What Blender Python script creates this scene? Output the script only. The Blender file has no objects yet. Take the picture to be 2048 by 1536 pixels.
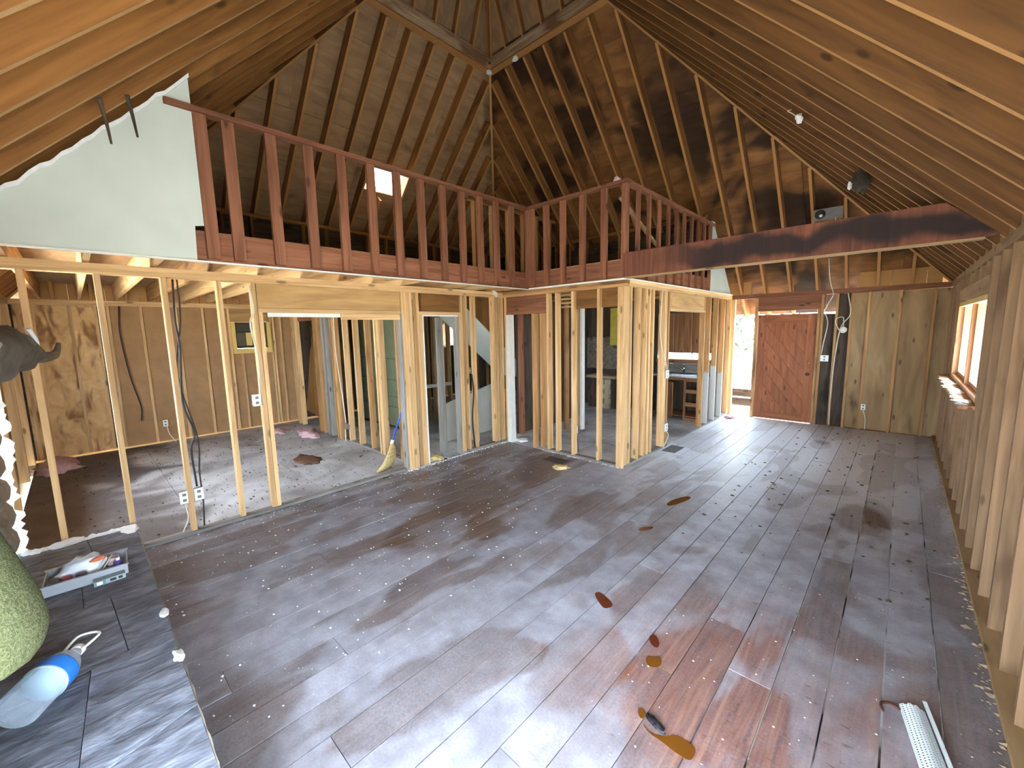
import bpy, bmesh, math, random
from mathutils import Vector, Matrix
random.seed(7)
S = bpy.context.scene
C = S.collection

# ------------------------------------------------------------------ camera
F_PX, YAW, PITCH, ROLL, CAM_H = 822.8, 0.7569, 0.1308, -0.0206, 1.8476
fw = Vector((-math.sin(YAW)*math.cos(PITCH), math.cos(YAW)*math.cos(PITCH), -math.sin(PITCH)))
rt = Vector((math.cos(YAW), math.sin(YAW), 0)); up = rt.cross(fw)
r2 = rt*math.cos(ROLL)+up*math.sin(ROLL); u2 = -rt*math.sin(ROLL)+up*math.cos(ROLL)
cam = bpy.data.cameras.new('camera'); camo = bpy.data.objects.new('camera', cam); C.objects.link(camo)
cam.sensor_fit = 'HORIZONTAL'; cam.sensor_width = 36.0; cam.lens = F_PX*36/2048; cam.clip_start = 0.05; cam.clip_end = 200
M = Matrix((r2, u2, -fw)).transposed().to_4x4(); M.translation = (0, 0, CAM_H)
camo.matrix_world = M
S.camera = camo

# ------------------------------------------------------------------ world, light, exposure
w = bpy.data.worlds.new('sky'); S.world = w; w.use_nodes = True
bg = w.node_tree.nodes['Background']
bg.inputs['Color'].default_value = (0.74, 0.87, 1.0, 1); bg.inputs['Strength'].default_value = 9.0
sl = bpy.data.lights.new('sun', 'SUN'); sl.energy = 14.0; sl.angle = .02; sl.color = (1, .95, .86)
so_ = bpy.data.objects.new('sun', sl); C.objects.link(so_); so_.rotation_euler = Vector((.86, -.22, -.80)).to_track_quat('-Z', 'Y').to_euler()
S.cycles.max_bounces = 4; S.cycles.diffuse_bounces = 3; S.cycles.glossy_bounces = 2; S.cycles.transmission_bounces = 5
S.cycles.caustics_reflective = False; S.cycles.caustics_refractive = False
S.view_settings.view_transform = 'Standard'; S.view_settings.look = 'None'
S.view_settings.exposure = 2.0; S.view_settings.gamma = 1.0; S.view_settings.use_curve_mapping = False

# ------------------------------------------------------------------ layout constants (metres)
XL, YI, XF, XP, YD, XR, XB, YN = -4.707, 4.808, -4.137, -2.546, 9.245, 0.499, -9.317, -0.57
ZT, K = 2.44, 1.02
SR = 3.80                      # horizontal run from eave to the square ring
HZ = 0.26                      # hearth top

# ------------------------------------------------------------------ colour + material helpers
def c(r, g, b):
    f = lambda v: (v/255/12.92) if v/255 <= .04045 else ((v/255+.055)/1.055)**2.4
    return (f(r), f(g), f(b), 1)
class N:
    def __init__(s, name):
        s.m = bpy.data.materials.new(name); s.m.use_nodes = True; s.t = s.m.node_tree
        s.p = s.t.nodes['Principled BSDF']
    def n(s, typ, **kw):
        o = s.t.nodes.new('ShaderNode'+typ)
        for k, v in kw.items():
            if k in o.inputs: s.set(o, k, v)
            else: setattr(o, k, v)
        return o
    def set(s, node, k, v):
        i = node.inputs[k]
        if hasattr(v, 'is_linked') or isinstance(v, bpy.types.NodeSocket): s.t.links.new(v, i)
        else: i.default_value = v
    def coord(s, kind='Object'): return s.n('TexCoord').outputs[kind]
    def pos(s): return s.n('NewGeometry').outputs['Position']
    def rnd(s): return s.n('ObjectInfo').outputs['Random']
    def math(s, op, a, b=None, clamp=False):
        o = s.n('Math', operation=op, use_clamp=clamp); s.set(o, 0, a)
        if b is not None: s.set(o, 1, b)
        return o.outputs[0]
    def vm(s, op, a, b=None):
        o = s.n('VectorMath', operation=op); s.set(o, 0, a)
        if b is not None: s.set(o, 1, b)
        return o.outputs['Value'] if op in ('LENGTH', 'DISTANCE') else o.outputs[0]
    def mapv(s, v, scale=(1,1,1), loc=(0,0,0), rot=(0,0,0)):
        o = s.n('Mapping'); s.set(o, 'Vector', v); o.inputs['Scale'].default_value = scale
        if isinstance(loc, bpy.types.NodeSocket): s.t.links.new(loc, o.inputs['Location'])
        else: o.inputs['Location'].default_value = loc
        o.inputs['Rotation'].default_value = rot
        return o.outputs[0]
    def noise(s, v, scale=1, detail=5, rough=.55, dist=0.0):
        detail = min(detail, 2.5)
        o = s.n('TexNoise'); s.set(o, 'Vector', v); o.inputs['Scale'].default_value = scale
        o.inputs['Detail'].default_value = detail; o.inputs['Roughness'].default_value = rough
        o.inputs['Distortion'].default_value = dist
        return o.outputs['Fac']
    def vor(s, v, scale=1, feat='F1'):
        o = s.n('TexVoronoi', feature=feat); s.set(o, 'Vector', v); o.inputs['Scale'].default_value = scale
        return o
    def ramp(s, f, stops, interp='LINEAR'):
        o = s.n('ValToRGB'); s.set(o, 'Fac', f); r = o.color_ramp; r.interpolation = interp
        while len(r.elements) > 1: r.elements.remove(r.elements[-1])
        r.elements[0].position, r.elements[0].color = stops[0]
        for p_, c_ in stops[1:]:
            e = r.elements.new(p_); e.color = c_
        return o.outputs['Color']
    def mask(s, f, a, b):
        o = s.n('MapRange', interpolation_type='SMOOTHSTEP'); s.set(o, 'Value', f)
        o.inputs['From Min'].default_value = a; o.inputs['From Max'].default_value = b
        return o.outputs[0]
    def mix(s, f, a, b, mode='MIX'):
        o = s.n('Mix', data_type='RGBA', blend_type=mode)
        for k, v in ((0, f), (6, a), (7, b)):
            if isinstance(v, bpy.types.NodeSocket): s.t.links.new(v, o.inputs[k])
            else: o.inputs[k].default_value = v
        return o.outputs[2]
    def bump(s, h, strength=.3, dist=.01):
        o = s.n('Bump'); s.set(o, 'Height', h); o.inputs['Strength'].default_value = strength
        o.inputs['Distance'].default_value = dist
        s.t.links.new(o.outputs[0], s.p.inputs['Normal'])
    def out(s, col, rough=.7, spec=.3):
        s.set(s.p, 'Base Color', col); s.set(s.p, 'Roughness', rough)
        s.p.inputs['Specular IOR Level'].default_value = spec
        return s.m
def bright(m, col, amt):
    """per-object brightness variation"""
    r = m.math('MULTIPLY_ADD', m.rnd(), amt)
    m.t.nodes[-1].inputs[2].default_value = 1-amt/2
    return m.mix(1.0, col, r, 'MULTIPLY')
def wood(name, dark, light, amt=.35, stain=None, sa=(.55, .72), sscale=1.6, rough=.72, grain=(16,16,1.1), paint=None, knots=True, edge=None, ws=False):
    m = N(name); co = m.coord()
    off = m.n('CombineXYZ'); r = m.rnd()
    for i, k in enumerate((31., 17., 53.)): m.set(off, i, m.math('MULTIPLY', r, k))
    v = m.vm('ADD', co, off.outputs[0])
    g = m.noise(m.mapv(v, grain), 1, 6, .6, .8)
    col = m.ramp(g, [(.3, dark), (.68, light)])
    if knots:
        k = m.vor(m.mapv(v, (7, 7, 2.4)), 1).outputs['Distance']
        col = m.mix(m.math('MULTIPLY', m.mask(k, .16, .07), .75), col, tuple(x*.32 for x in dark[:3])+(1,))
    if stain:
        st = m.noise(m.pos() if ws else m.mapv(v, (1.4, 1.4, .6)), sscale, 5, .65, .5)
        col = m.mix(m.math('MULTIPLY', m.mask(st, *sa), .85), col, stain)
    col = bright(m, col, amt)
    if edge:      # the narrow face that lay against the ceiling boards stayed pale
        nn = m.n('SeparateXYZ'); m.set(nn, 0, m.coord('Normal'))
        col = m.mix(m.math('MULTIPLY', m.mask(m.math('ABSOLUTE', nn.outputs[1]), .6, .9), .8), col, edge)
    if paint:
        z = m.n('SeparateXYZ'); m.set(z, 0, m.pos())
        e = m.math('ADD', z.outputs[2], m.math('MULTIPLY', m.noise(m.pos(), 9, 3), .25))
        e = m.math('ADD', e, m.math('MULTIPLY', r, .25))
        col = m.mix(m.mask(e, 1.24, 1.20), col, paint)
    m.bump(g, .12, .004)
    return m.out(col, rough)
def flat(name, col, rough=.6, var=.12, scale=8, spec=.4, metal=0, bumps=0):
    m = N(name); n_ = m.noise(m.coord(), scale, 5, .6)
    cc = m.ramp(n_, [(.3, tuple(x*(1-var) for x in col[:3])+(1,)), (.7, tuple(min(1, x*(1+var)) for x in col[:3])+(1,))])
    if bumps: m.bump(n_, bumps, .01)
    m.p.inputs['Metallic'].default_value = metal
    return m.out(cc, rough, spec)

LUM = wood('stud_pine', c(192,152,104), c(232,194,142), .3)
LUMD = wood('stud_aged', c(152,112,70), c(196,152,102), .35, c(96,66,42), (.56,.75))
LUMP = wood('stud_half_painted', c(166,120,70), c(214,166,106), .2, paint=c(196,196,190))
GREYW = wood('grey_weathered_wood', c(118,114,108), c(158,152,144), .25)
RED = wood('red_stained_pine', c(112,70,50), c(150,100,74), .25, knots=True)
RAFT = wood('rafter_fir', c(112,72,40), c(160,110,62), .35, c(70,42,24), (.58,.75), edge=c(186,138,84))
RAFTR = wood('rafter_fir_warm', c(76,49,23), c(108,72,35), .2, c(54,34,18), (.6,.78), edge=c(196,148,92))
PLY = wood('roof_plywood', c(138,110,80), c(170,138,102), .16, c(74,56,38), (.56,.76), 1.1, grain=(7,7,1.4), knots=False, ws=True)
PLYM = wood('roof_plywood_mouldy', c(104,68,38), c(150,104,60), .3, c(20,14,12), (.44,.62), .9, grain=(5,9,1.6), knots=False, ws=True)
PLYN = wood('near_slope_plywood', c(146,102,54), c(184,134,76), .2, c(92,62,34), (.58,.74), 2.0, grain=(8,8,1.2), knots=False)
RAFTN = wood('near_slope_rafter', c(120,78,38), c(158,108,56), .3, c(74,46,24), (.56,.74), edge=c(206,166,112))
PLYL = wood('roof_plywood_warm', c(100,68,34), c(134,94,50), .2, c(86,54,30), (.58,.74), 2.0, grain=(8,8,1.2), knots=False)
PLYC = wood('clean_plywood', c(168,130,84), c(204,166,112), .2, c(120,86,54), (.6,.78), grain=(7,7,1.2), knots=False)
HARD = flat('brown_fibreboard', c(168,130,90), .8, .10, 5)
OSB = wood('water_marked_sheathing', c(196,152,100), c(232,194,138), .12, c(128,84,48), (.50,.66), 3.4, grain=(5,5,4), knots=False)
DARKB = wood('tarred_dark_board', c(58,48,40), c(92,78,64), .3, c(30,25,22), (.5,.7))
TANB = wood('tan_sheathing', c(140,112,78), c(174,144,104), .15, c(98,74,50), (.56,.72), grain=(6,6,1.0))
DOORW = wood('door_red_cedar', c(126,74,48), c(162,102,70), .2, c(116,72,54), (.6,.78), 2.2)
BEAMW = None
WHITE = flat('white_painted_board', c(236,236,228), .6, .05)
DRY = flat('pale_green_drywall', c(206,214,206), .85, .04, 3)
DRYG = flat('grey_drywall', c(190,188,176), .9, .06, 3)
PAPER = flat('torn_drywall_white', c(238,240,240), .9, .05, 20, bumps=.4)
GREENB = flat('green_bath_panel', c(128,136,106), .5, .10, 6)
BLACKM = flat('dark_metal', c(52,50,48), .5, .2)
GREYM = flat('grey_metal', c(150,152,152), .4, .1, metal=.6)
CHROME = flat('chrome', c(210,212,214), .15, .03, metal=1)
STEEL = flat('stainless', c(186,196,204), .25, .06, metal=.8)
YEL = flat('yellow_painted_wood', c(226,196,112), .6, .08)
WPLAS = flat('white_plastic', c(238,238,232), .4, .03)
BCABLE = flat('black_cable', c(34,33,34), .5, .1)
WCABLE = flat('white_cable', c(222,216,200), .5, .06)
PINK = flat('pink_insulation', c(214,176,180), .95, .16, 25, bumps=1.0)
YFOAM = flat('yellow_debris', c(206,184,128), .9, .2, 20, bumps=.8)
STONE = flat('dark_field_stone', c(134,120,104), .85, .35, 5, bumps=.8)
MORTAR = flat('mortar', c(150,144,132), .95, .15, 12, bumps=.5)
BRICK = flat('pale_brick', c(196,182,148), .9, .12, 9, bumps=.4)
CABW = wood('cabinet_oak', c(112,76,48), c(158,114,76), .2, c(80,52,34), (.58,.75))
SHING = flat('shingles', c(60,60,62), .95, .2)
BARK = flat('bark', c(48,44,40), .95, .25, 12, bumps=.6)
LEAF = flat('leaves', c(40,46,28), .8, .3, 3)

def clear(name, tint, base, gloss, edge, rough):
    m = N(name); tb = m.n('BsdfTransparent'); mx = m.n('MixShader'); tb.inputs[0].default_value = tint
    lw = m.n('LayerWeight'); lw.inputs[0].default_value = .45; fac = m.math('MULTIPLY_ADD', lw.outputs['Facing'], edge); m.t.nodes[-1].inputs[2].default_value = gloss
    m.t.links.new(fac, mx.inputs[0]); m.t.links.new(tb.outputs[0], mx.inputs[1]); m.t.links.new(m.p.outputs[0], mx.inputs[2])
    m.t.links.new(mx.outputs[0], m.t.nodes['Material Output'].inputs[0])
    return m.out(base, rough, .8)
GLASS = clear('window_glass', (.96, .98, 1, 1), c(200,206,210), .04, .15, .05)

def slate():
    m = N('slate'); p = m.coord()
    r = m.rnd(); off = m.n('CombineXYZ'); m.set(off, 0, m.math('MULTIPLY', r, 40.)); v = m.vm('ADD', p, off.outputs[0])
    n1 = m.noise(m.mapv(v, (13, 5, 12), rot=(0, 0, .25)), 1, 8, .75, .6)
    n2 = m.noise(m.mapv(v, (70, 26, 50), rot=(0,0,.3)), 1, 6, .7, .3)
    col = m.ramp(n1, [(.25, c(60,60,66)), (.5, c(104,108,120)), (.75, c(146,152,166))])
    col = m.mix(m.math('MULTIPLY', m.mask(n2, .55, .75), .35), col, c(120,110,98))
    col = bright(m, col, .25)
    h = m.math('ADD', n1, m.math('MULTIPLY', n2, .3))
    m.bump(h, .7, .014)
    return m.out(col, .62, .4)
SLATE = slate()

def floor_planks():
    m = N('dusty_floor_planks'); P = m.pos(); co = m.coord(); r = m.rnd()
    off = m.n('CombineXYZ'); m.set(off, 0, m.math('MULTIPLY', r, 21.)); m.set(off, 2, m.math('MULTIPLY', r, 47.))
    v = m.vm('ADD', co, off.outputs[0])
    g = m.noise(m.mapv(v, (26, 26, 1.6)), 1, 6, .65, 1.2)
    base = m.ramp(g, [(.3, c(70,56,50)), (.7, c(118,96,84))])
    # bare red-orange boards in front, a worn brown lane in the middle (stains with their own shapes)
    sep = m.n('SeparateXYZ'); m.set(sep, 0, P); X, Y = sep.outputs[0], sep.outputs[1]
    N2 = m.noise(P, 2.4, 3, .6, .4)
    def blob(cx, cy, rx, ry, soft=.5, nz=.55, ns=2.0):
        d = m.n('CombineXYZ'); m.set(d, 0, m.math('DIVIDE', m.math('SUBTRACT', X, cx), rx)); m.set(d, 1, m.math('DIVIDE', m.math('SUBTRACT', Y, cy), ry))
        l = m.vm('LENGTH', d.outputs[0])
        l = m.math('ADD', l, m.math('MULTIPLY', m.math('SUBTRACT', N2, .5), nz*2))
        return m.mask(l, 1+soft, 1-soft)
    red = m.ramp(g, [(.3, c(100,58,44)), (.52, c(136,84,62)), (.72, c(168,120,88))])
    redm = blob(-.45, 2.1, .7, .85, .6, .8)
    base = m.mix(redm, base, red)
    # dust film
    n1 = m.math('ADD', m.noise(m.mapv(P, (1.25, .6, 1)), 1.35, 7, .62, .5), m.math('MULTIPLY', m.math('SUBTRACT', r, .5), .10))
    fine = m.noise(P, 70, 4, .7)
    patch = m.mask(n1, .45, .52)
    dens = m.math('ADD', .44, m.math('MULTIPLY', patch, .42))
    brown = blob(-3.6, 3.6, 1.3, 1.5, .5)
    brown2 = blob(-2.6, 1.6, .9, .55, .35)
    dens = m.math('SUBTRACT', dens, m.math('MULTIPLY', brown, .34))
    dens = m.math('SUBTRACT', dens, m.math('MULTIPLY', brown2, .16))
    dens = m.math('SUBTRACT', dens, m.math('MULTIPLY', redm, .22))
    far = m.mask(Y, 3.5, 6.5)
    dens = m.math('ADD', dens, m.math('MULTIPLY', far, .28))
    damp = blob(-.15, 4.95, .20, .38, .2, .3)
    dens = m.math('SUBTRACT', dens, m.math('MULTIPLY', damp, .6))
    damp2 = blob(-.78, 7.7, .14, .3, .2, .3); dens = m.math('SUBTRACT', dens, m.math('MULTIPLY', damp2, .45))
    for (bx, by, brx, bry) in ((-1.15, 1.75, .22, .34), (-3.0, 2.3, .45, .6)):
        dens = m.math('SUBTRACT', dens, m.math('MULTIPLY', blob(bx, by, brx, bry, .12, .45, 3.5), .30))
    dens = m.math('ADD', dens, m.math('MULTIPLY', m.math('SUBTRACT', fine, .5), .7), True)
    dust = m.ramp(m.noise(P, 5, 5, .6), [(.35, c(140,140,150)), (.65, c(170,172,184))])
    dust = m.mix(far, dust, m.ramp(fine, [(.3, c(186,190,200)), (.7, c(222,226,236))]))  # pale far dust also stands in for daylight missing at that end
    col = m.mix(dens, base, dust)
    # dark mildew flecks across the boards on the right
    fl = m.noise(m.mapv(P, (5, 22, 1)), 1.6, 5, .75)
    flm = m.math('MULTIPLY', m.mask(fl, .63, .72), m.mask(X, -1.6, -.2))
    col = m.mix(m.math('MULTIPLY', flm, .7), col, c(70,64,50))
    col = bright(m, col, .16)
    m.bump(m.math('ADD', g, m.math('MULTIPLY', fine, .6)), .25, .006)
    return m.out(col, m.math('ADD', .40, m.math('MULTIPLY', dens, .12)), .5)
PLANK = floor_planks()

def seam_base():
    m = N('seam_dust'); P = m.pos()
    n1 = m.noise(P, 2.6, 4, .6)
    return m.out(m.ramp(n1, [(.36, c(50,44,40)), (.52, c(232,234,236))]), .95)
SEAM = seam_base()

def subfloor():
    m = N('grey_subfloor'); P = m.pos()
    n1 = m.noise(P, 1.3, 7, .62, .5); n2 = m.noise(m.mapv(P, (4, 18, 1), rot=(0,0,.4)), 1.4, 6, .75)
    col = m.ramp(n1, [(.32, c(150,144,142)), (.62, c(206,206,208))])
    col = m.mix(m.math('MULTIPLY', m.mask(n2, .60, .68), .75), col, c(78,62,54))
    sp_ = m.n('SeparateXYZ'); m.set(sp_, 0, P)
    near_dark = m.math('ADD', sp_.outputs[1], m.math('MULTIPLY', m.math('SUBTRACT', n1, .5), 2.6))
    col = m.mix(m.math('MULTIPLY', m.mask(near_dark, .95, .25), .82), col, c(92,82,78))  # darker and browner towards the near wall, edge broken by noise
    col = bright(m, col, .1)
    m.bump(m.noise(P, 60, 4), .2, .004)
    return m.out(col, .85, .25)
SUBF = subfloor()
def beam_mat():
    m = N('charred_beam'); v = m.coord()
    g = m.noise(m.mapv(v, (16, 16, 1.0)), 1, 6, .6, .8)
    col = m.ramp(g, [(.3, c(92,54,40)), (.7, c(128,80,60))])
    z = m.n('SeparateXYZ'); m.set(z, 0, m.pos())
    zz = m.math('ADD', m.math('MULTIPLY', m.math('SUBTRACT', z.outputs[2], 2.63), 7.), m.math('MULTIPLY', m.math('SUBTRACT', m.noise(m.pos(), 2.2, 4), .5), 3.2))
    burn = m.mask(m.math('ABSOLUTE', zz), 1.0, .35)
    along = m.mask(z.outputs[0], -2.3, -1.5)
    col = m.mix(m.math('MULTIPLY', m.math('MULTIPLY', burn, along), .9), col, c(30,26,30))
    m.bump(g, .1, .004)
    return m.out(col, .75)
BEAMW = beam_mat()
def fleece():
    m = N('olive_fleece'); n_ = m.noise(m.coord(), 190, 4, .7)
    m.bump(n_, .5, .01)
    return m.out(m.ramp(n_, [(.3, c(58,63,44)), (.7, c(92,97,70))]), 1.0, .05)
FLEECE = fleece()
def ground_mat():
    m = N('leaf_litter'); n_ = m.noise(m.pos(), 3, 6, .7)
    return m.out(m.ramp(n_, [(.3, c(170,158,140)), (.7, c(222,216,204))]), .95, .1)
GROUND = ground_mat()

# ------------------------------------------------------------------ geometry helpers
def tag(o, label=None, cat=None, group=None, kind=None):
    if label: o['label'] = label
    if cat: o['category'] = cat
    if group: o['group'] = group
    if kind: o['kind'] = kind
    return o
def empty(name, loc=(0,0,0), rz=0, **kw):
    o = bpy.data.objects.new(name, None); C.objects.link(o); o.location = loc; o.rotation_euler = (0,0,rz); o.empty_display_size = .1
    return tag(o, **kw)
def obj(name, me, mat=None, parent=None, smooth=False, **kw):
    o = bpy.data.objects.new(name, me); C.objects.link(o)
    if mat and not me.materials: me.materials.append(mat)
    if parent: o.parent = parent
    if smooth:
        for p in me.polygons: p.use_smooth = True
    return tag(o, **kw)
_cache = {}
def box_mesh(dx, dy, dz, mat):
    k = (round(dx,3), round(dy,3), round(dz,2), mat.name)
    if k in _cache: return _cache[k]
    x, y, z = dx/2, dy/2, dz/2
    vs = [(i*x, j*y, k_*z) for i in (-1,1) for j in (-1,1) for k_ in (-1,1)]
    fs = [(0,1,3,2),(4,6,7,5),(0,4,5,1),(2,3,7,6),(0,2,6,4),(1,5,7,3)]
    me = bpy.data.meshes.new('board'); me.from_pydata(vs, [], fs); me.update(); me.materials.append(mat)
    _cache[k] = me
    return me
def board(name, p0, p1, wdir, wd, th, mat, parent, wob=0.0, **kw):
    """a board from p0 to p1 (centre line); its face of width wd lies along wdir"""
    p0, p1 = Vector(p0), Vector(p1); z = (p1-p0); L = z.length; z.normalize()
    x = Vector(wdir); x = (x-z*x.dot(z)).normalized(); y = z.cross(x)
    me = box_mesh(wd, th, L, mat)
    o = bpy.data.objects.new(name, me); C.objects.link(o)
    m4 = Matrix((x, y, z)).transposed().to_4x4(); m4.translation = (p0+p1)/2
    if wob:
        m4 = m4 @ Matrix.Rotation(random.uniform(-wob, wob), 4, 'X') @ Matrix.Rotation(random.uniform(-wob, wob), 4, 'Y') @ Matrix.Rotation(random.uniform(-wob*4, wob*4), 4, 'Z')
    o.parent = parent; o.matrix_local = m4
    return tag(o, **kw)
def box(name, a, b, mat, parent=None, axis=None, wob=0.0, **kw):
    a, b = [min(p, q) for p, q in zip(a, b)], [max(p, q) for p, q in zip(a, b)]
    d = [q-p for p, q in zip(a, b)]; ce = [(p+q)/2 for p, q in zip(a, b)]
    if axis is None: axis = max(range(3), key=lambda i: d[i])
    oth = [i for i in range(3) if i != axis]
    e = lambda i, s: Vector([s if j == i else 0 for j in range(3)])
    p0 = Vector(ce); p1 = Vector(ce); p0[axis] = a[axis]; p1[axis] = b[axis]
    return board(name, p0, p1, e(oth[0], 1), d[oth[0]], d[oth[1]], mat, parent, wob, **kw)
def prism(name, pts, off, mat, parent=None, **kw):
    pts = [Vector(p) for p in pts]; off = Vector(off); n_ = len(pts)
    ce = sum(pts, Vector())/n_
    vs = [p-ce for p in pts]+[p-ce+off for p in pts]
    fs = [tuple(range(n_))[::-1], tuple(range(n_, 2*n_))]+[(i, (i+1) % n_, n_+(i+1) % n_, n_+i) for i in range(n_)]
    me = bpy.data.meshes.new(name); me.from_pydata(vs, [], fs); me.update()
    bm = bmesh.new(); bm.from_mesh(me); bmesh.ops.recalc_face_normals(bm, faces=bm.faces); bm.to_mesh(me); bm.free()
    o = obj(name, me, mat, parent, **kw); o.location = ce
    return o
def tube(name, pts, r, mat, parent=None, seg=8, sub=6, **kw):
    P = [Vector(p) for p in pts]; path = []
    if len(P) > 2:
        Q = [P[0]*2-P[1]]+P+[P[-1]*2-P[-2]]
        for i in range(1, len(Q)-2):
            for k in range(sub):
                t = k/sub; a, b, c_, d = Q[i-1], Q[i], Q[i+1], Q[i+2]
                path.append(.5*((2*b)+(c_-a)*t+(2*a-5*b+4*c_-d)*t*t+(3*b-a-3*c_+d)*t**3))
        path.append(P[-1])
    else: path = P
    rs = r if isinstance(r, (list, tuple)) else None
    ce = path[0].copy(); vs = []; fs = []; ref = None
    for i, p in enumerate(path):
        d = (path[min(i+1, len(path)-1)]-path[max(i-1, 0)]).normalized()
        if ref is None: ref = Vector((0,0,1)) if abs(d.z) < .9 else Vector((1,0,0))
        u = (ref-d*ref.dot(d)).normalized(); ref = u; v = d.cross(u)
        rr = r if rs is None else rs[0]+(rs[-1]-rs[0])*i/(len(path)-1) if len(rs) == 2 else rs[min(len(rs)-1, int(i/(len(path)-1)*(len(rs)-1)+.5))]
        for k in range(seg):
            a = 2*math.pi*k/seg; vs.append(p-ce+(u*math.cos(a)+v*math.sin(a))*rr)
    for i in range(len(path)-1):
        for k in range(seg): fs.append((i*seg+k, i*seg+(k+1) % seg, (i+1)*seg+(k+1) % seg, (i+1)*seg+k))
    fs.append(tuple(range(seg))[::-1]); fs.append(tuple((len(path)-1)*seg+k for k in range(seg)))
    me = bpy.data.meshes.new(name); me.from_pydata(vs, [], fs); me.update()
    o = obj(name, me, mat, parent, True, **kw); o.location = ce
    return o
def lathe(name, prof, mat, parent=None, seg=32, **kw):
    vs = []; fs = []
    for r, z in prof:
        for k in range(seg):
            a = 2*math.pi*k/seg; vs.append((r*math.cos(a), r*math.sin(a), z))
    for i in range(len(prof)-1):
        for k in range(seg): fs.append((i*seg+k, i*seg+(k+1) % seg, (i+1)*seg+(k+1) % seg, (i+1)*seg+k))
    fs.append(tuple(range(seg))[::-1]); fs.append(tuple((len(prof)-1)*seg+k for k in range(seg)))
    me = bpy.data.meshes.new(name); me.from_pydata(vs, [], fs); me.update()
    return obj(name, me, mat, parent, True, **kw)
def blob(name, loc, size, mat, parent=None, sub=3, amp=.35, freq=3., seed=0, flat_bottom=True, **kw):
    from mathutils import noise
    bm = bmesh.new(); bmesh.ops.create_icosphere(bm, subdivisions=sub, radius=1)
    for v in bm.verts:
        n_ = noise.noise(v.co*freq+Vector((seed*7.3, seed*3.1, seed)))+.5*noise.noise(v.co*freq*2.7+Vector((seed, 9, 3)))
        v.co *= 1+amp*n_
        v.co = Vector((v.co.x*size[0], v.co.y*size[1], v.co.z*size[2]))
        if flat_bottom: v.co.z = max(v.co.z, -size[2]*.02)
    me = bpy.data.meshes.new(name); bm.to_mesh(me); bm.free()
    o = obj(name, me, mat, parent, sub > 2, **kw); o.location = loc
    return o
def struct(name, label, cat='structure', **kw): return empty(name, kind='structure', label=label, cat=cat, **kw)
def clip(poly, a, b, d):
    """keep the part of a 2-D polygon where a*u+b*s <= d"""
    out = []
    for i in range(len(poly)):
        p, q = poly[i], poly[(i+1) % len(poly)]
        fp, fq = a*p[0]+b*p[1]-d, a*q[0]+b*q[1]-d
        if fp <= 0: out.append(p)
        if fp*fq < 0:
            t = fp/(fp-fq); out.append((p[0]+(q[0]-p[0])*t, p[1]+(q[1]-p[1])*t))
    return out

def under(child, newp):
    """make a part the sub-part of a sibling part"""
    m4 = newp.matrix_basis.inverted() @ child.matrix_basis
    child.parent = newp; child.matrix_basis = m4
    return child
# ================================================================== OUTSIDE
gr = struct('ground', 'pale leaf covered ground outside the house', 'ground')
prism('ground_surface', [(-60,-60,-.6),(60,-60,-.6),(60,60,-.6),(-60,60,-.6)], (0,0,-.1), GROUND, gr)

# ================================================================== FLOOR
fl = struct('floor', 'wide dusty plank floor of the main room', 'floor')
box('floor_base', (XL-.1, YN, -.2), (XR+.1, YD+.1, -.012), SEAM, fl, axis=1)
pw = .2062
x = .2725-pw*26
while x < XR:
    a, b = max(x, XL+.002), min(x+pw, XR-.0)
    if b-a > .03:
        ys = [YN]; y = YN+random.uniform(.8, 3.2)
        while y < YD-.6: ys.append(y); y += random.uniform(2.2, 4.2)
        ys.append(YD)
        if a < XP-.1: ys = [q for q in ys if q < YI-.3]+[YI]
        for q0, q1 in zip(ys, ys[1:]):
            g = random.uniform(.004, .010); dz = random.uniform(-.0015, .0015)
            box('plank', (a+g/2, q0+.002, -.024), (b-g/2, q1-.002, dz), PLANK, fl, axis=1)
    x += pw
def panels(parent, x0, x1, y0, y1, px, py, z, th, mat, gap=.006, name='panel', axis=0, jit=.002):
    xx = x0
    while xx < x1-.02:
        yy = y0
        while yy < y1-.02:
            box(name, (xx+gap/2, yy+gap/2, z-th), (min(xx+px, x1)-gap/2, min(yy+py, y1)-gap/2, z+random.uniform(-jit, jit)), mat, parent, axis=axis)
            yy += py
        xx += px
flr = struct('floor_left_room', 'grey dusty subfloor panels of the left room', 'floor')
panels(flr, XB, XL-.09, YN, 3.6, 2.44, 1.22, .0, .02, SUBF, name='subfloor_panel')
panels(flr, XB, XL-.0, 3.6, YD, 2.44, 1.22, .0, .02, SUBF, name='subfloor_panel')
box('floor_base', (XB, YN, -.2), (XL-.1, YD, -.025), SEAM, flr, axis=1)
flk = struct('floor_kitchen', 'grey subfloor with wide dirty seams in the kitchen', 'floor')
panels(flk, XL, XP, YI+.0, YD, 1.22, .95, .002, .02, SUBF, gap=.022, name='subfloor_panel', jit=.004)

# ================================================================== LEFT PARTITION
def stud_y(parent, y, x0, x1, z0, z1, mat=LUM, wd=.038, name='stud'):
    box(name, (x0, y-wd/2, z0), (x1, y+wd/2, z1), mat, parent, 2, .0016)
def stud_x(parent, x, y0, y1, z0, z1, mat=LUM, wd=.038, name='stud'):
    box(name, (x-wd/2, y0, z0), (x+wd/2, y1, z1), mat, parent, 2, .0016)
wl = struct('wall_left', 'open stud partition between main room and left room', 'wall')
A, B = XL-.089, XL
box('top_plate', (A, YN, 2.40), (B, YI, 2.44), LUM, wl); box('top_plate', (A, YN, 2.36), (B, 1.30, 2.399), LUM, wl)
box('top_plate', (A, 1.30, 2.36), (B, YI, 2.399), LUM, wl)
box('sole_plate', (A, YN, 0), (B, 2.9, .030), GREYW, wl); box('sole_plate', (A, 3.88, 0), (B, YI+.08, .030), GREYW, wl)
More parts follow.
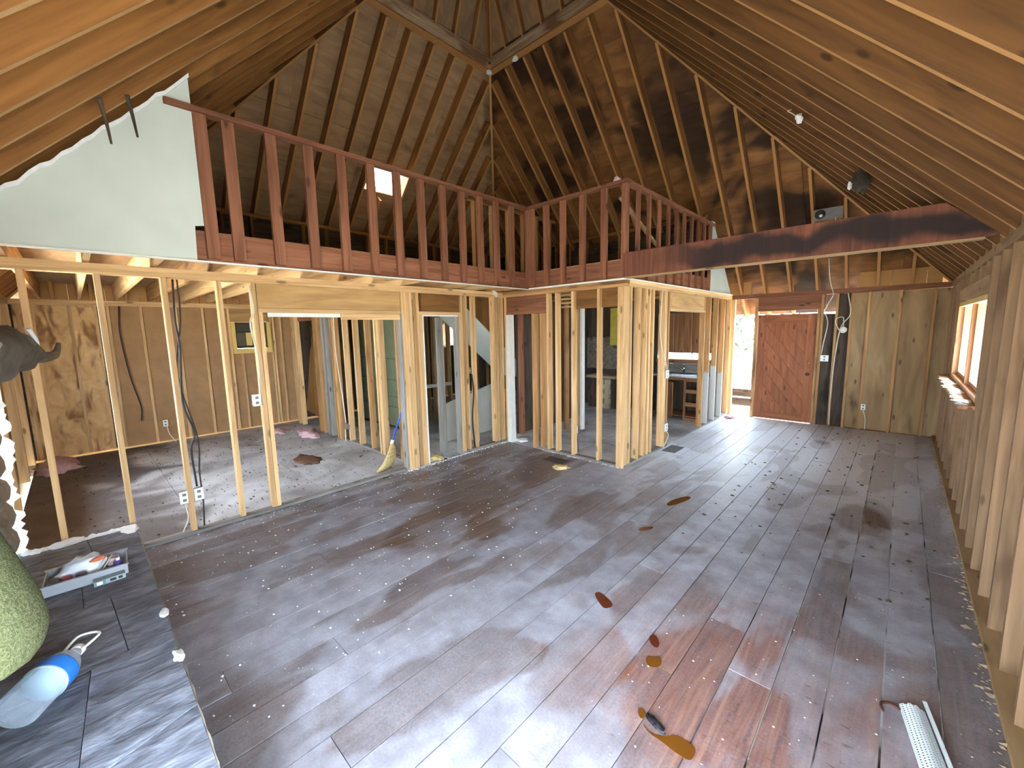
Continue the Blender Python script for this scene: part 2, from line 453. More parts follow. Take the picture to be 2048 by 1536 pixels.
for y in (-.21, .19, .60, 1.0): stud_y(wl, y, A, B, .037, 2.359)
stud_y(wl, 1.285, A, B, .037, 2.359); stud_y(wl, 1.328, A, B, .037, 2.10)
box('header', (A+.012, 1.31, 2.118), (B-.006, 2.93, 2.358), PLYC, wl)
box('header_plate', (A, 1.31, 2.075), (B, 2.93, 2.115), LUM, wl)
box('header_trim', (B-.02, 1.39, 2.03), (B+.004, 2.14, 2.072), WHITE, wl, label='white painted strip under the header')
box('header_trim', (B-.02, 2.15, 2.005), (B+.002, 2.925, 2.072), LUM, wl)
stud_y(wl, 2.925, A-.01, B+.002, 0, 2.08, GREYW, .022, 'jamb')
for y in (2.957, 2.998, 3.040, 3.082): stud_y(wl, y, A, B, 0, 2.359)
stud_y(wl, 3.190, A, B, 0, 2.359); stud_y(wl, 3.232, A, B, 0, 2.10, LUM)
box('door_header', (A+.01, 3.25, 2.118), (B-.008, 3.90, 2.358), PLYL, wl); box('header_plate', (A, 3.21, 2.078), (B, 3.93, 2.116), LUM, wl)
stud_y(wl, 3.262, A-.02, B+.004, 0, 2.07, WHITE, .018, 'jamb'); stud_y(wl, 3.862, A-.02, B+.004, 0, 2.07, GREYW, .018, 'jamb')
box('jamb', (A-.02, 3.25, 2.055), (B+.004, 3.87, 2.074), WHITE, wl)
for y in (3.895, 3.935): stud_y(wl, y, A, B, 0, 2.10 if y < 3.9 else 2.359)
stud_y(wl, 4.03, A, B, .037, 2.359); stud_y(wl, 4.19, A, B, .037, 2.359)
for y in (4.60, 4.66, 4.735, 4.79): stud_y(wl, y, A, B, .037, 2.359)
prism('plaster_lump', [(B-.03, 4.60, 2.40), (B+.03, 4.60, 2.40), (B+.03, 4.66, 2.37), (B-.03, 4.66, 2.36)], (0, 0, .06), PAPER, wl)

# ================================================================== KITCHEN FRONT WALL
wc = struct('wall_center', 'open stud wall facing the room in front of the kitchen', 'wall')
A, B = YI, YI+.089
box('top_plate', (XL, A, 2.36), (XP, B, 2.399), LUMD, wc); box('top_plate', (XL, A, 2.40), (XP, B, 2.44), LUMD, wc)
box('sole_plate', (-3.82, A, 0), (XP, B, .03), GREYW, wc)
stud_x(wc, -4.61, A, B+.01, 0, 2.10, WHITE, .09, 'jamb')
stud_x(wc, -4.665, A, B, 0, 2.359, LUM)
stud_x(wc, -4.105, A+.02, B+.02, 0, 2.10, LUMD); stud_x(wc, -4.03, A+.12, B+.16, 0, 2.10, LUMD)
for xx in (-3.80, -3.64, -3.36, -2.945): stud_x(wc, xx, A, B, .03, 2.359)
for xx in (-2.643, -2.604, -2.566): stud_x(wc, xx, A, B, 0, 2.359)
box('header', (-4.64, A+.01, 2.125), (-3.82, A+.05, 2.358), RED, wc); box('header_plate', (-4.64, A, 2.085), (-3.82, B, 2.124), RED, wc)
box('header', (-3.33, A+.06, 2.12), (-2.665, A+.085, 2.358), PLYL, wc)
for k in range(4): box('lath', (-3.62, A+.07+.01*k, 2.31-.055*k), (-3.25+.03*k, A+.085+.01*k, 2.335-.055*k), TANB, wc, 0)
prism('ceiling_edge', [(-4.13, A-.03, 2.441), (-3.75, A-.03, 2.437), (-3.5, A-.03, 2.441), (XP, A-.03, 2.441), (XP, A-.03, 2.462), (-4.13, A-.03, 2.462)], (0, .10, 0), WHITE, wc, label='torn white drywall edge')

# ================================================================== KITCHEN SIDE WALL
wk = struct('wall_kitchen', 'open stud wall along the right side of the kitchen', 'wall')
A, B = XP-.089, XP
box('top_plate', (A, YI+.09, 2.36), (B, YD, 2.399), LUM, wk); box('top_plate', (A, YI+.09, 2.40), (B, YD, 2.44), LUM, wk)
box('sole_plate', (A, YI+.09, 0), (B, 6.2, .03), GREYW, wk); box('sole_plate', (A, 7.62, 0), (B, YD, .03), GREYW, wk)
for y in (4.96, 5.21, 5.40, 5.50, 5.62, 6.01, 6.06, 6.15): stud_y(wk, y, A, B, .03, 2.359, LUM if y < 6.1 else LUMD)
stud_y(wk, 7.69, A, B, .0, 2.359, LUMD); 
for y in (7.99, 8.39, 8.81): stud_y(wk, y, A, B, .03, 2.359, LUMP)
stud_y(wk, 9.20, A, B, .0, 2.359, LUM)
box('header', (A+.01, 6.17, 2.12), (B-.006, 7.67, 2.358), PLYC, wk); box('header_plate', (A, 6.17, 2.08), (B, 7.67, 2.118), LUM, wk)
prism('ceiling_edge', [(B-.07, YI, 2.441), (B+.03, YI, 2.441), (B+.03, 9.15, 2.441), (B-.07, 9.15, 2.441)], (0, 0, .016), WHITE, wk, label='white drywall edge on the plate')

# ================================================================== FAR WALL WITH DOOR
wf = struct('wall_far', 'far outside wall with the entrance door', 'wall')
A, B = YD, YD+.089
box('top_plate', (XP-.09, A-.004, 2.36), (XR, B, 2.44), RED, wf)
stud_x(wf, -2.52, A, B, 0, 2.359, LUM, .06); 
stud_x(wf, -2.10, A-.004, B+.02, 0, 2.359, LUMD, .055, 'door_post')
box('header', (-2.07, A+.004, 2.105), (-1.02, A+.05, 2.358), RED, wf)
stud_x(wf, -1.105, A-.004, B+.02, 0, 2.12, LUMD, .04, 'door_post'); stud_x(wf, -1.06, A, B, 0, 2.359, LUMD)
for xx in (-.855, -.655, -.43, -.05, .34): stud_x(wf, xx, A, B, 0, 2.359, LUMD)
box('sole_plate', (-1.03, A, -.01), (XR, B, .0), LUMD, wf)
yy = B
for (x0, x1, m_) in ((-1.09, -.86, DARKB), (-.86, -.66, DARKB), (-.655, -.05, TANB), (-.05, XR+.09, TANB)):
    box('sheathing_panel', (x0+.001, yy, -.2), (x1-.001, yy+.015, 2.358 if x0 > -1 else 2.02), m_, wf, 2)
box('sheathing_panel', (-.655, yy-.05, .02), (-.44, yy-.03, 2.358), TANB, wf, 2); box('sheathing_panel', (-.42, yy-.06, .02), (-.06, yy-.04, 2.358), TANB, wf, 2)
for x0, x1 in ((-2.07, -1.6), (-1.6, -1.06)): box('header_sheathing', (x0, yy, 2.10), (x1, yy+.015, 2.44), DARKB, wf, 0)
wfl = struct('wall_far_left', 'dark outside wall behind the stairs and bathroom', 'wall')
for k in range(3): box('sheathing_panel', (XB-.1+k*1.2, YD, -.2), (XB-.1+(k+1)*1.2-.002, YD+.015, 2.44), DARKB, wfl, 2)
box('sheathing_panel', (-5.95, 8.752, -.2), (-5.93, YD+.015, 2.44), DARKB, wfl, 2)
box('sheathing_panel', (XP-.108, 8.752, -.2), (XP-.092, YD+.08, 2.44), TANB, wfl, 2)
# door
d1 = empty('door_1', (-2.065, YD+.03, .004), kind='structure', label='closed red-brown plank door with diagonal boards', cat='door')
DW, DH = .935, 2.032
slab = box('door_slab', (0, .012, 0), (DW, .04, DH), DOORW, d1, 2)
for a, b in (((0,0,0),(.12,.012,DH)), ((DW-.14,0,0),(DW,.012,DH))): box('stile', a, b, DOORW, d1, 2)
for a, b in (((.122,0,0),(DW-.142,.012,.13)), ((.122,0,DH-.16),(DW-.142,.012,DH))): box('rail', a, b, DOORW, d1, 0)
x0, x1, z0, z1 = .122, DW-.142, .132, DH-.162
bw = .165*1.42
zz = z0-1.2
while zz < z1+1.4:
    po = [(x0, z0), (x1, z0), (x1, z1), (x0, z1)]
    s_ = 1.30      # boards run from upper left to lower right
    po = clip(po, -s_, -1, -(zz+.010+s_*x0) ); po = clip(po, s_, 1, zz+bw*1.25-.010+s_*x0) if len(po) > 2 else po
    if len(po) > 2: prism('diagonal_board', [(p[0], .001+random.uniform(0,.003), p[1]) for p in po][::1] if False else [(p[0], .006, p[1]) for p in po], (0, .006, 0), DOORW, d1)
    zz += bw*1.25
kn = lathe('door_knob', [(.012,0),(.012,.02),(.028,.03),(.03,.045),(.022,.06),(.005,.064)], BLACKM, d1, 16); kn.rotation_euler = (math.pi/2, 0, 0); kn.location = (DW-.085, 0, .92); under(kn, slab)
kn = lathe('deadbolt', [(.026,0),(.026,.012),(.012,.016),(.010,.022)], flat('brass', c(206,188,120), .3, .1, metal=.8), d1, 16); kn.rotation_euler = (math.pi/2, 0, 0); kn.location = (DW-.075, 0, 1.13); under(kn, slab)
# side opening: porch rail boards and trees beyond
pr = empty('porch_rail', (-2.3, 10.1, -.05), label='two weathered boards of a low porch rail outside the gap by the door', cat='railing')
for z in (.12, .32): box('rail_board', (-.55, -.02, z), (.75, .02, z+.17), DARKB, pr, 0)
for xx in (-.5, .7): box('post', (xx-.045, .021, 0), (xx+.045, .11, .52), DARKB, pr, 2)
pd = struct('porch_floor', 'pale porch deck outside the entrance', 'porch')
for k in range(8): box('deck_board', (-3.5, 9.36+k*.145, -.08), (.6, 9.36+k*.145+.138, -.05), GREYW, pd, 0)

# ================================================================== RIGHT WALL + WINDOW
wr = struct('wall_right', 'right outside wall of bare studs and sheathing', 'wall')
A, B = XR, XR+.089
box('top_plate', (A, YN, 2.36), (B, YD, 2.44), TANB, wr); box('sole_plate', (A-.03, YN, 0), (B, YD, .036), TANB, wr)
WY0, WY1, WZ0, WZ1 = 5.25, 7.80, 1.13, 2.07
STR = wood('right_wall_stud', c(124,96,70), c(158,126,94), .25, c(92,68,50), (.58,.75))
for y in (YN+.03, 1.03, 1.08): stud_y(wr, y, A, B, .036, 2.359, STR)
box('header', (A+.005, YN, 2.2), (B, 1.03, 2.358), TANB, wr)
y = YN+.06+.4064*5
while y < YD-.05:
    if WY0-.03 < y < WY1+.03:
        stud_y(wr, y, A, B, .036, WZ0-.04, STR); stud_y(wr, y, A, B, WZ1+.16, 2.359, STR)
    else: stud_y(wr, y, A, B, .036, 2.359, STR)
    y += .4064
for y in (WY0-.03, WY0-.07, WY1+.03): stud_y(wr, y, A, B, .036, 2.359, STR)
box('header', (A+.005, WY0-.01, WZ1+.03), (B, WY1+.01, WZ1+.158), TANB, wr)
box('window_sill_plate', (A, WY0-.01, WZ0-.04), (B, WY1+.01, WZ0-.002), TANB, wr)
box('sheathing_panel', (B, YN, 2.2), (B+.015, 1.02, 2.44), TANB, wr, 1)
yy = 1.03
while yy < YD:
    y1 = min(yy+1.22, YD+.1)
    segs = [(yy, y1)]
    for (q0, q1) in segs:
        if q1 <= WY0 or q0 >= WY1: box('sheathing_panel', (B, q0+.001, -.2), (B+.015, q1-.001, 2.44), TANB, wr, 2)
        else:
            box('sheathing_panel', (B, q0+.001, -.2), (B+.015, q1-.001, WZ0-.02), TANB, wr, 2)
            box('sheathing_panel', (B, q0+.001, WZ1+.02), (B+.015, q1-.001, 2.44), TANB, wr, 2)
            if q0 < WY0: box('sheathing_panel', (B, q0+.001, WZ0-.02), (B+.015, WY0-.01, WZ1+.02), TANB, wr, 2)
            if q1 > WY1: box('sheathing_panel', (B, WY1+.01, WZ0-.02), (B+.015, q1-.001, WZ1+.02), TANB, wr, 2)
    yy += 1.22
wn = empty('window_1', kind='structure', label='wide wooden casement window in the right wall', cat='window')
fx0, fx1 = XR+.01, XR+.13
FRW = wood('window_frame_pine', c(170,118,80), c(212,160,118), .2)
for a, b in (((fx0,WY0,WZ0),(fx1,WY0+.05,WZ1)), ((fx0,WY1-.05,WZ0),(fx1,WY1,WZ1))): box('frame', a, b, FRW, wn, 2)
box('frame', (fx0, WY0+.05, WZ1-.05), (fx1, WY1-.05, WZ1), YEL, wn, 1)
box('frame', (fx0, WY0+.05, WZ0), (fx1, WY1-.05, WZ0+.04), FRW, wn, 1)
for y in (6.55,): box('mullion', (fx0+.02, y-.03, WZ0+.04), (fx1, y+.03, WZ1-.05), FRW, wn, 2)
for (q0, q1) in ((WY0+.05, 6.52), (6.58, WY1-.05)):
    s = box('sash', (fx0+.05, q0, WZ0+.04), (fx0+.09, q0+.05, WZ1-.05), FRW, wn, 2); box('sash', (fx0+.05, q1-.05, WZ0+.04), (fx0+.09, q1, WZ1-.05), FRW, wn, 2)
    s = box('sash', (fx0+.05, q0+.05, WZ0+.04), (fx0+.09, q1-.05, WZ0+.08), FRW, wn, 1)
    under(box('pane', (fx0+.068, q0+.05, WZ0+.08), (fx0+.072, q1-.05, WZ1-.05), GLASS, wn, 2), s)
box('window_sill', (XR-.10, WY0-.08, WZ0-.035), (XR+.10, WY1+.25, WZ0-.005), FRW, wn, 1)
blob('insulation_scrap', (XR+.055, 3.72, .62), (.03,.07,.15), YFOAM, wr, 2, .4, 3, 9, False)
crk = random.Random(4)
for k in range(12):
    yk = WY0+.02+k*.2+crk.uniform(-.05,.05); blob('paint_chip', (XR-.06+crk.uniform(-.03,.04), yk, WZ0-.004), (.02+.04*crk.random(), .04+.1*crk.random(), .012), PAPER, wn, 2, .8, 2.5, k)

# ================================================================== BACK-LEFT WALL (left room)
wb = struct('wall_back_left', 'outside wall at the back of the left room', 'wall')
A, B = XB, XB-.089
box('top_plate', (B, YN, 2.36), (A, YD, 2.44), LUM, wb); box('sole_plate', (B, YN, 0), (A-.046, YD, .036), LUM, wb)
for y in (-.50, -.36, .02, .30, .44, .84, 1.30, 1.68, 2.075, 2.78, 2.83, 2.96, 3.18): stud_y(wb, y, B, A, .037, 2.359)
for y in [3.6+.4*k for k in range(14)]: stud_y(wb, y, B, A, .037, 2.359, LUMD)
box('sill_plate', (B, 2.09, 1.555), (A, 2.77, 1.595), LUM, wb); stud_y(wb, 2.25, B, A, .037, 1.553); stud_y(wb, 2.5, B, A, .037, 1.553)
box('header', (B+.01, 2.09, 2.12), (A, 2.77, 2.36), PLYC, wb)
W3 = (6.95, 7.55, 1.45, 2.03)
for (q0, q1, m_) in ((YN, .02, OSB), (.02, .32, OSB), (.32, .84, HARD), (.84, 1.30, HARD), (1.30, 1.69, HARD), (1.69, 2.10, HARD), (2.76, 3.3, HARD), (3.3, 4.52, DARKB), (4.52, 5.74, DARKB), (5.74, W3[0], DARKB), (W3[1], YD, DARKB)):
    o_ = -.075 if m_ is not DARKB else 0
    box('sheathing_panel', (B-.015-0, q0+.001, -.2), (B if m_ is DARKB else A-.03, q1-.001, 2.44), m_, wb, 2) if m_ is DARKB else box('sheathing_panel', (A-.045, q0+.02, .03), (A-.030, q1-.02, 2.359), m_, wb, 2)
box('outer_sheathing', (B-.016, YN-.12, -.2), (B-.001, 2.09, 2.44), DARKB, wb, 1); box('outer_sheathing', (B-.016, 2.77, -.2), (B-.001, 3.3, 2.44), DARKB, wb, 2)
box('outer_sheathing', (B-.016, 2.09, -.2), (B-.001, 2.77, 1.58), DARKB, wb, 1); box('outer_sheathing', (B-.016, 2.09, 2.11), (B-.001, 2.77, 2.44), DARKB, wb, 1)
box('sheathing_panel', (A-.045, 2.10, .03), (A-.03, 2.76, 1.55), HARD, wb, 2)
box('sheathing_panel', (B-.015, W3[0], -.2), (B, W3[1], W3[2]), DARKB, wb, 2); box('sheathing_panel', (B-.015, W3[0], W3[3]), (B, W3[1], 2.44), DARKB, wb, 2)
w3 = empty('window_3', kind='structure', label='small bright window deep behind the stairs', cat='window')
for a, b in (((B-.02,W3[0],W3[2]),(B+.03,W3[0]+.04,W3[3])), ((B-.02,W3[1]-.04,W3[2]),(B+.03,W3[1],W3[3])), ((B-.02,W3[0]+.22,W3[2]),(B+.03,W3[0]+.30,W3[3]))): box('frame', a, b, LUM, w3, 2)
box('pane', (B-.004, W3[0]+.04, W3[2]), (B, W3[1]-.04, W3[3]), GLASS, w3, 2)
# window air conditioner
ac = empty('air_conditioner', (XB, 2.43, 1.60), label='old window air conditioner in a yellow painted frame', cat='air conditioner')
for a, b in (((-.10,-.335,-.03),(.035,-.27,.50)), ((-.10,.27,-.03),(.035,.335,.50))): box('frame', a, b, YEL, ac, 2)
box('frame', (-.10,-.335,-.10), (.045,.335,-.005), YEL, ac, 1)
box('body', (-.30,-.265,0), (.0,.265,.50), BLACKM, ac, 1)
for k in range(7): box('grille_slat', (.001,-.255,.335+k*.022), (.012,.255,.345+k*.022), flat('ac_slat', c(92,86,66), .5) if k == 0 else bpy.data.materials['ac_slat'], ac, 1)
box('control_panel', (.001,-.10,.05), (.014,.0,.30), YEL, ac, 2); box('front_panel', (.001,.01,.05), (.010,.25,.30), bpy.data.materials['ac_slat'], ac, 1); box('front_panel', (.001,-.25,.05), (.010,-.11,.30), bpy.data.materials['ac_slat'], ac, 1)

# ================================================================== BATH WALL
wt = struct('wall_bath', 'stud wall at the far side of the left room with green panels behind', 'wall')
A, B = 3.07, 3.159
box('top_plate', (-7.98, A, 2.36), (XL-.09, B, 2.44), LUMD, wt); box('top_plate', (XB, A+.05, 2.36), (-7.99, B+.05, 2.44), LUMD, wt)
box('sole_plate', (-7.0, A, 0), (XL-.09, B, .03), GREYW, wt)
for xx, m_, wd in ((-4.84, LUMD, .05), (-5.10, LUMD, .06), (-5.60, LUM, .075), (-5.69, LUM, .04), (-5.97, LUMD, .038), (-6.36, LUM, .038), (-6.72, LUM, .038), (-7.10, LUMD, .08), (-7.20, LUMD, .04), (-7.42, GREYW, .04), (-7.56, GREYW, .09), (-7.76, LUMD, .05), (-7.95, LUMD, .04), (-8.85, LUM, .05), (-9.02, LUM, .04)):
    stud_x(wt, xx, A, B, .0, 2.359, m_, wd)
box('brace', (-9.0, A+.06, 2.1), (-7.97, A+.085, 2.36), RED, wt, 0)
prism('torn_paper', [(-8.82, B, .3), (-8.0, B, .2), (-8.0, B, 2.1), (-8.4, B, 1.5), (-8.6, B, .9)], (0, .012, 0), PLYL, wt)
prism('tar_paper', [(-9.3, B+.5, .0), (-7.9, B+.5, .0), (-7.9, B+.5, 2.4), (-9.3, B+.5, 2.4)], (0, .012, 0), DARKB, wt)
gp = struct('wall_bath_back', 'olive green bathroom panels behind the studs', 'wall')
zr = [0.05, .42, .62, .95, 1.35, 2.3]
for i, (z0, z1) in enumerate(zip(zr, zr[1:])):
    for x0, x1 in ((-8.4, -7.2), (-7.2, -6.05)): box('green_panel', (x0+.004, 4.1, z0+.006), (x1-.004, 4.115+.004*(i % 2), z1-.006), GREENB, gp, 0)
box('backing', (-8.4, 4.125, 0), (-6.04, 4.14, 2.4), DARKB, gp, 0)

# ================================================================== STAIR SOFFIT BEHIND THE DOORWAY
st = struct('stair_soffit', 'white sloped underside of the stairs behind the doorway', 'stairs')
zs = lambda y: 1.96-.79*(y-4.57)
prism('soffit', [(-5.0, 3.75, zs(3.75)), (-5.0, 5.85, zs(5.85)), (-5.85, 5.85, zs(5.85)), (-5.85, 3.75, zs(3.75))], (0, .02, .025), DRY, st)
prism('stringer', [(-4.985, 4.15, zs(4.15)+.01), (-4.985, 5.85, zs(5.85)+.01), (-4.985, 5.85, 2.44), (-4.985, 4.15, 2.44)], (.02, 0, 0), PLYL, st)
box('box_hole', (-4.966, 4.68, 2.06), (-4.958, 4.80, 2.24), RED, st, 2)
prism('half_wall', [(-5.45, 4.02, 0), (-5.45, 5.4, 0), (-5.45, 5.4, .90), (-5.45, 4.02, .62)], (-.03, 0, 0), DRYG, st)
box('half_wall_end', (-5.40, 4.5, 0), (-5.05, 4.53, .80), DRYG, st, 2)
for y in (4.3, 4.62, 5.0, 5.4): stud_y(st, y, -6.95, -6.86, 0, 2.4, LUM)
for y in (5.2, 5.6, 6.0): stud_y(st, y, -8.0, -7.91, 0, 2.4, LUM if y < 5.8 else LUMD)
box('jamb', (-5.02, 3.68, 0), (-4.98, 3.80, 2.05), GREYW, st, 2)
box('blocking', (-6.95, 4.6, .72), (-6.85, 5.4, .78), WHITE, st, 1)

# ================================================================== KITCHEN
kb = struct('wall_kitchen_back', 'back wall of the kitchen with boarded window', 'wall')
KY = 8.72
KW = (-3.85, -2.70, 1.17, 2.12)
box('wall_panel', (-5.95, KY, 0), (KW[0], KY+.03, 2.44), DARKB, kb, 2); box('wall_panel', (KW[0], KY, 0), (KW[1]+.06, KY+.03, KW[2]), GREYW, kb, 0)
box('wall_panel', (KW[0], KY, KW[3]), (KW[1]+.06, KY+.03, 2.44), DARKB, kb, 0)
for k, (q0, q1) in enumerate(((-5.95, -5.6), (-4.7, -4.3), (-4.3, -3.9))): box('wall_board', (q0, KY-.02, 1.6), (q1-.01, KY-.001, 2.4), DARKB, kb, 2)
w2 = empty('window_2', kind='structure', label='boarded kitchen window with a bright gap above its sill', cat='window')
for q0, q1 in ((KW[0]+.0, -3.50), (-3.495, -3.13), (-3.125, KW[1]+.06)): box('cover_board', (q0, KY-.03, 1.30), (q1, KY-.005, 2.12), CABW, w2, 2)
box('sill', (KW[0], KY-.07, 1.10), (KW[1]+.06, KY-.001, 1.165), CABW, w2, 0); box('pane', (KW[0], KY+.01, 1.17), (KW[1]+.06, KY+.014, 1.31), GLASS, w2, 0)
# sink cabinet
sc = empty('sink_cabinet', (-3.0, 8.08, 0), label='brown kitchen sink cabinet with open door and missing drawers', cat='cabinet')
box('side', (-.55,0,0), (-.53,.6,.86), CABW, sc, 2); box('side', (.33,0,0), (.35,.6,.86), CABW, sc, 2); box('back_panel', (-.53,.58,0), (.33,.6,.86), DARKB, sc, 2); box('bottom', (-.53,.02,.08), (.33,.58,.10), CABW, sc, 0)
for z in (.0, .30, .56, .785): box('face_rail', (.02,-.01,z), (.33,.018,z+.07), CABW, sc, 0)
box('face_stile', (-.02,-.012,0), (.02,.018,.86), CABW, sc, 2); box('face_rail', (-.55,-.01,.80), (-.02,.018,.86), CABW, sc, 0)
dr = board('door', (-.28, -.16, .10), (-.28, -.16, .79), (.75, -.66, 0), .44, .02, CABW, sc)
ct = empty('kitchen_counter', (-3.0, 8.06, .862), label='steel topped kitchen counter under the boarded window', cat='counter')
box('worktop', (-.75,-.02,0), (.36,.655,.035), STEEL, ct, 0)
sk = empty('kitchen_sink', (-3.15, 8.38, .898), label='stainless steel kitchen sink set in the counter', cat='sink')
for a, b in (((-.28,-.22,0),(.28,-.19,.012)), ((-.28,.19,0),(.28,.22,.012)), ((-.28,-.19,0),(-.25,.19,.012)), ((.25,-.19,0),(.28,.19,.012))): box('rim', a, b, STEEL, sk)
box('basin', (-.25,-.19,.001), (.25,.19,.004), BLACKM, sk)
fa = empty('faucet', (-3.235, 8.63, .898), label='chrome kitchen faucet with long angled spout', cat='faucet')
tube('body', [(0,0,0),(0,0,.16)], .02, CHROME, fa); tube('spout', [(0,0,.05),(-.10,-.06,.11),(-.22,-.12,.19),(-.25,-.13,.17)], .011, CHROME, fa); blob('handle', (0,0,.17), (.026,.026,.03), CHROME, fa, 2, 0)
# stone backsplash
sb = struct('stone_wall', 'dark field stone wall in the kitchen', 'wall')
box('mortar_bed', (-5.62, KY-.05, .88), (-4.70, KY-.002, 1.62), MORTAR, sb, 0)
rs = random.Random(11)
zc = .95
while zc < 1.6:
    xx = -5.6+rs.uniform(0,.08)
    while xx < -4.75:
        wv = rs.uniform(.15, .25); blob('stone', (xx+wv/2, KY-.055, zc), (wv*.50, .035, .078), STONE, sb, 2, .25, 1.6, rs.random()*50, False); xx += wv+.012
    zc += .155
bb = empty('brick_counter', (-4.95, 8.35, 0), label='pale brick counter base with a wooden top below the stone wall', cat='counter')
for k in range(6):
    for j in range(2): box('brick', (-.15+j*.16+(.04 if k % 2 else 0), -.05, .002+k*.112), (.0+j*.16+(.03 if k % 2 else 0)-.008, .06, .106+k*.112), BRICK, bb, 0)
box('core', (-.14, -.02, 0), (.17, .36, .675), MORTAR, bb, 2); box('countertop', (-.42, -.10, .70), (.34, .36, .76), wood('worn_worktop', c(150,120,92), c(196,176,150), .1), bb, 0)
box('panel', (.18, .0, 0), (.34, .03, .69), DARKB, bb, 2); box('panel', (-.42, .0, 0), (-.16, .03, .69), DARKB, bb, 2)
yb = empty('yellow_board', (-4.83, 8.60, 1.45), label='tall narrow yellow board hanging beside the stone wall', cat='board')
box('face', (-.11, -.01, 0), (.10, .01, .85), flat('yellow_foam', c(214,196,84), .7), yb, 2); box('batten', (-.11, .011, .4), (.10, .03, .45), LUMD, yb, 0)
hp = empty('foam_sheet', (-5.02, 6.6, 1.62), label='small yellow foam sheet glimpsed through the narrow kitchen doorway', cat='board')
box('face', (-.12, -.01, 0), (.12, .01, .72), YEL, hp, 2); box('batten', (-.12, .011, .3), (.12, .03, .35), LUMD, hp, 0)
ki = struct('wall_kitchen_left', 'dark stud wall between kitchen and stairs', 'wall')
for k in range(5):
    y = 5.35+k*.42
    stud_y(ki, y, -4.87, -4.78, 0, 2.42, LUMD if k % 3 else RED, .06)
box('top_plate', (-4.87, 5.2, 2.36), (-4.78, 7.3, 2.44), LUMD, ki)
for q0 in (5.3, 6.52): box('panel', (-4.90, q0, .0), (-4.875, min(q0+1.215, 7.3), 2.42), DARKB, ki, 2)
for xx, yy, m_ in ((-4.42, 6.1, LUMD), (-4.29, 6.25, LUM), (-4.18, 6.25, WHITE)): stud_x(ki, xx, yy, yy+.089, .0, 2.40, m_, .045)
box('top_plate', (-4.78, 6.2, 2.40), (-4.12, 6.29, 2.44), LUMD, ki)

# ================================================================== BEAM
bmx = empty('ceiling_beam', (0, 0, 0), label='big dark charred beam from the kitchen corner to the right wall', cat='beam')
zt = 2.75
prism('beam_body', [(XP, YI-.088, 2.462), (.42, YI-.088, 2.462), (XR-.02, YI-.088, ZT+.03), (XR-(zt-ZT)/K-.02, YI-.088, zt), (XP, YI-.088, zt)], (0, .086, 0), BEAMW, bmx)
box('beam_trim', (XP+.02, YI-.09, 2.447), (XR-.1, YI-.0, 2.461), TANB, bmx, 0, label='pale strip along the bottom edge')

# ================================================================== LOFT
lf = struct('loft_floor', 'loft floor joists, rim boards and deck', 'loft')
for k in range(23):
    y = -.27+k*.41
    if y > YI-.1: break
    box('joist', (XB-.05, y-.019, 2.448), (XF-.08, y+.019, 2.682), LUM if k % 3 else LUMD, lf, 0, .001)
for k in range(11):
    y = 4.98+k*.41
    if y < YD-.1: box('joist', (XB-.05, y-.019, 2.448), (XP-.10, y+.019, 2.682), LUMD, lf, 0, .001)
box('rim_board', (XF-.078, .83, 2.452), (XF-.04, YI+.038, 2.69), RED, lf, 1); box('rim_board', (XF-.078, YN, 2.452), (XF-.04, .828, 2.69), RED, lf, 1)
box('rim_board', (XF-.03, YI+.001, 2.463), (XP, YI+.039, 2.69), RED, lf, 0); box('rim_board', (XP-.078, YI+.04, 2.463), (XP-.04, 8.9, 2.69), RED, lf, 1)
box('drywall_edge', (XF-.045, YN, 2.440), (XF+.002, YI, 2.4515), WHITE, lf, 1, label='thin white drywall edge')
for a, b, c_, d in ((XB, XF-.08, YN, YI), (XB, XP-.08, YI, YD-.1)):
    panels(lf, a, b, c_, d, 2.44, 1.22, 2.70, .015, PLY, gap=.003, name='deck_panel')
gd = struct('loft_guard', 'red-brown stud guard rail around the loft', 'railing')
for y in (.875, 1.06, 1.375, 1.69, 2.00, 2.315, 2.62, 2.93, 3.24, 3.545, 3.85, 4.15, 4.455): box('baluster', (XF-.039, y-.044, 2.475), (XF-.001, y+.044, 3.58), RED, gd, 2, .002)
box('rail', (XF-.07, .66, 3.582), (XF+.02, YI+.02, 3.621), RED, gd, 1)
for xx in (-4.14, -4.055, -3.79, -3.50, -3.18, -2.855): box('baluster', (xx-.044, YI-.038, 2.475), (xx+.044, YI, 3.58), RED, gd, 2, .002)
box('corner_post', (XP-.06, YI-.04, 2.475), (XP+.0, YI+.05, 3.58), RED, gd, 2)
box('rail', (XF+.022, YI-.06, 3.582), (XP+.03, YI+.03, 3.621), RED, gd, 0)
for y in (5.13, 5.44, 5.76, 6.07, 6.36, 6.66, 6.97, 7.26, 7.55, 7.86): box('baluster', (XP-.039, y-.03, 2.475), (XP-.001, y+.03, 3.58), RED, gd, 2, .002)
box('rail', (XP-.07, YI+.032, 3.582), (XP+.02, 8.0, 3.621), RED, gd, 1)
blob('insulation_scrap', (-2.68, YI-.02, 3.623), (.05,.04,.06), PINK, gd, 2, .4, 3, 2)
tube('diagonal_brace', [(-2.75, 5.0, 3.5), (-2.75, 6.9, 2.72)], .035, TANB, gd, 4)
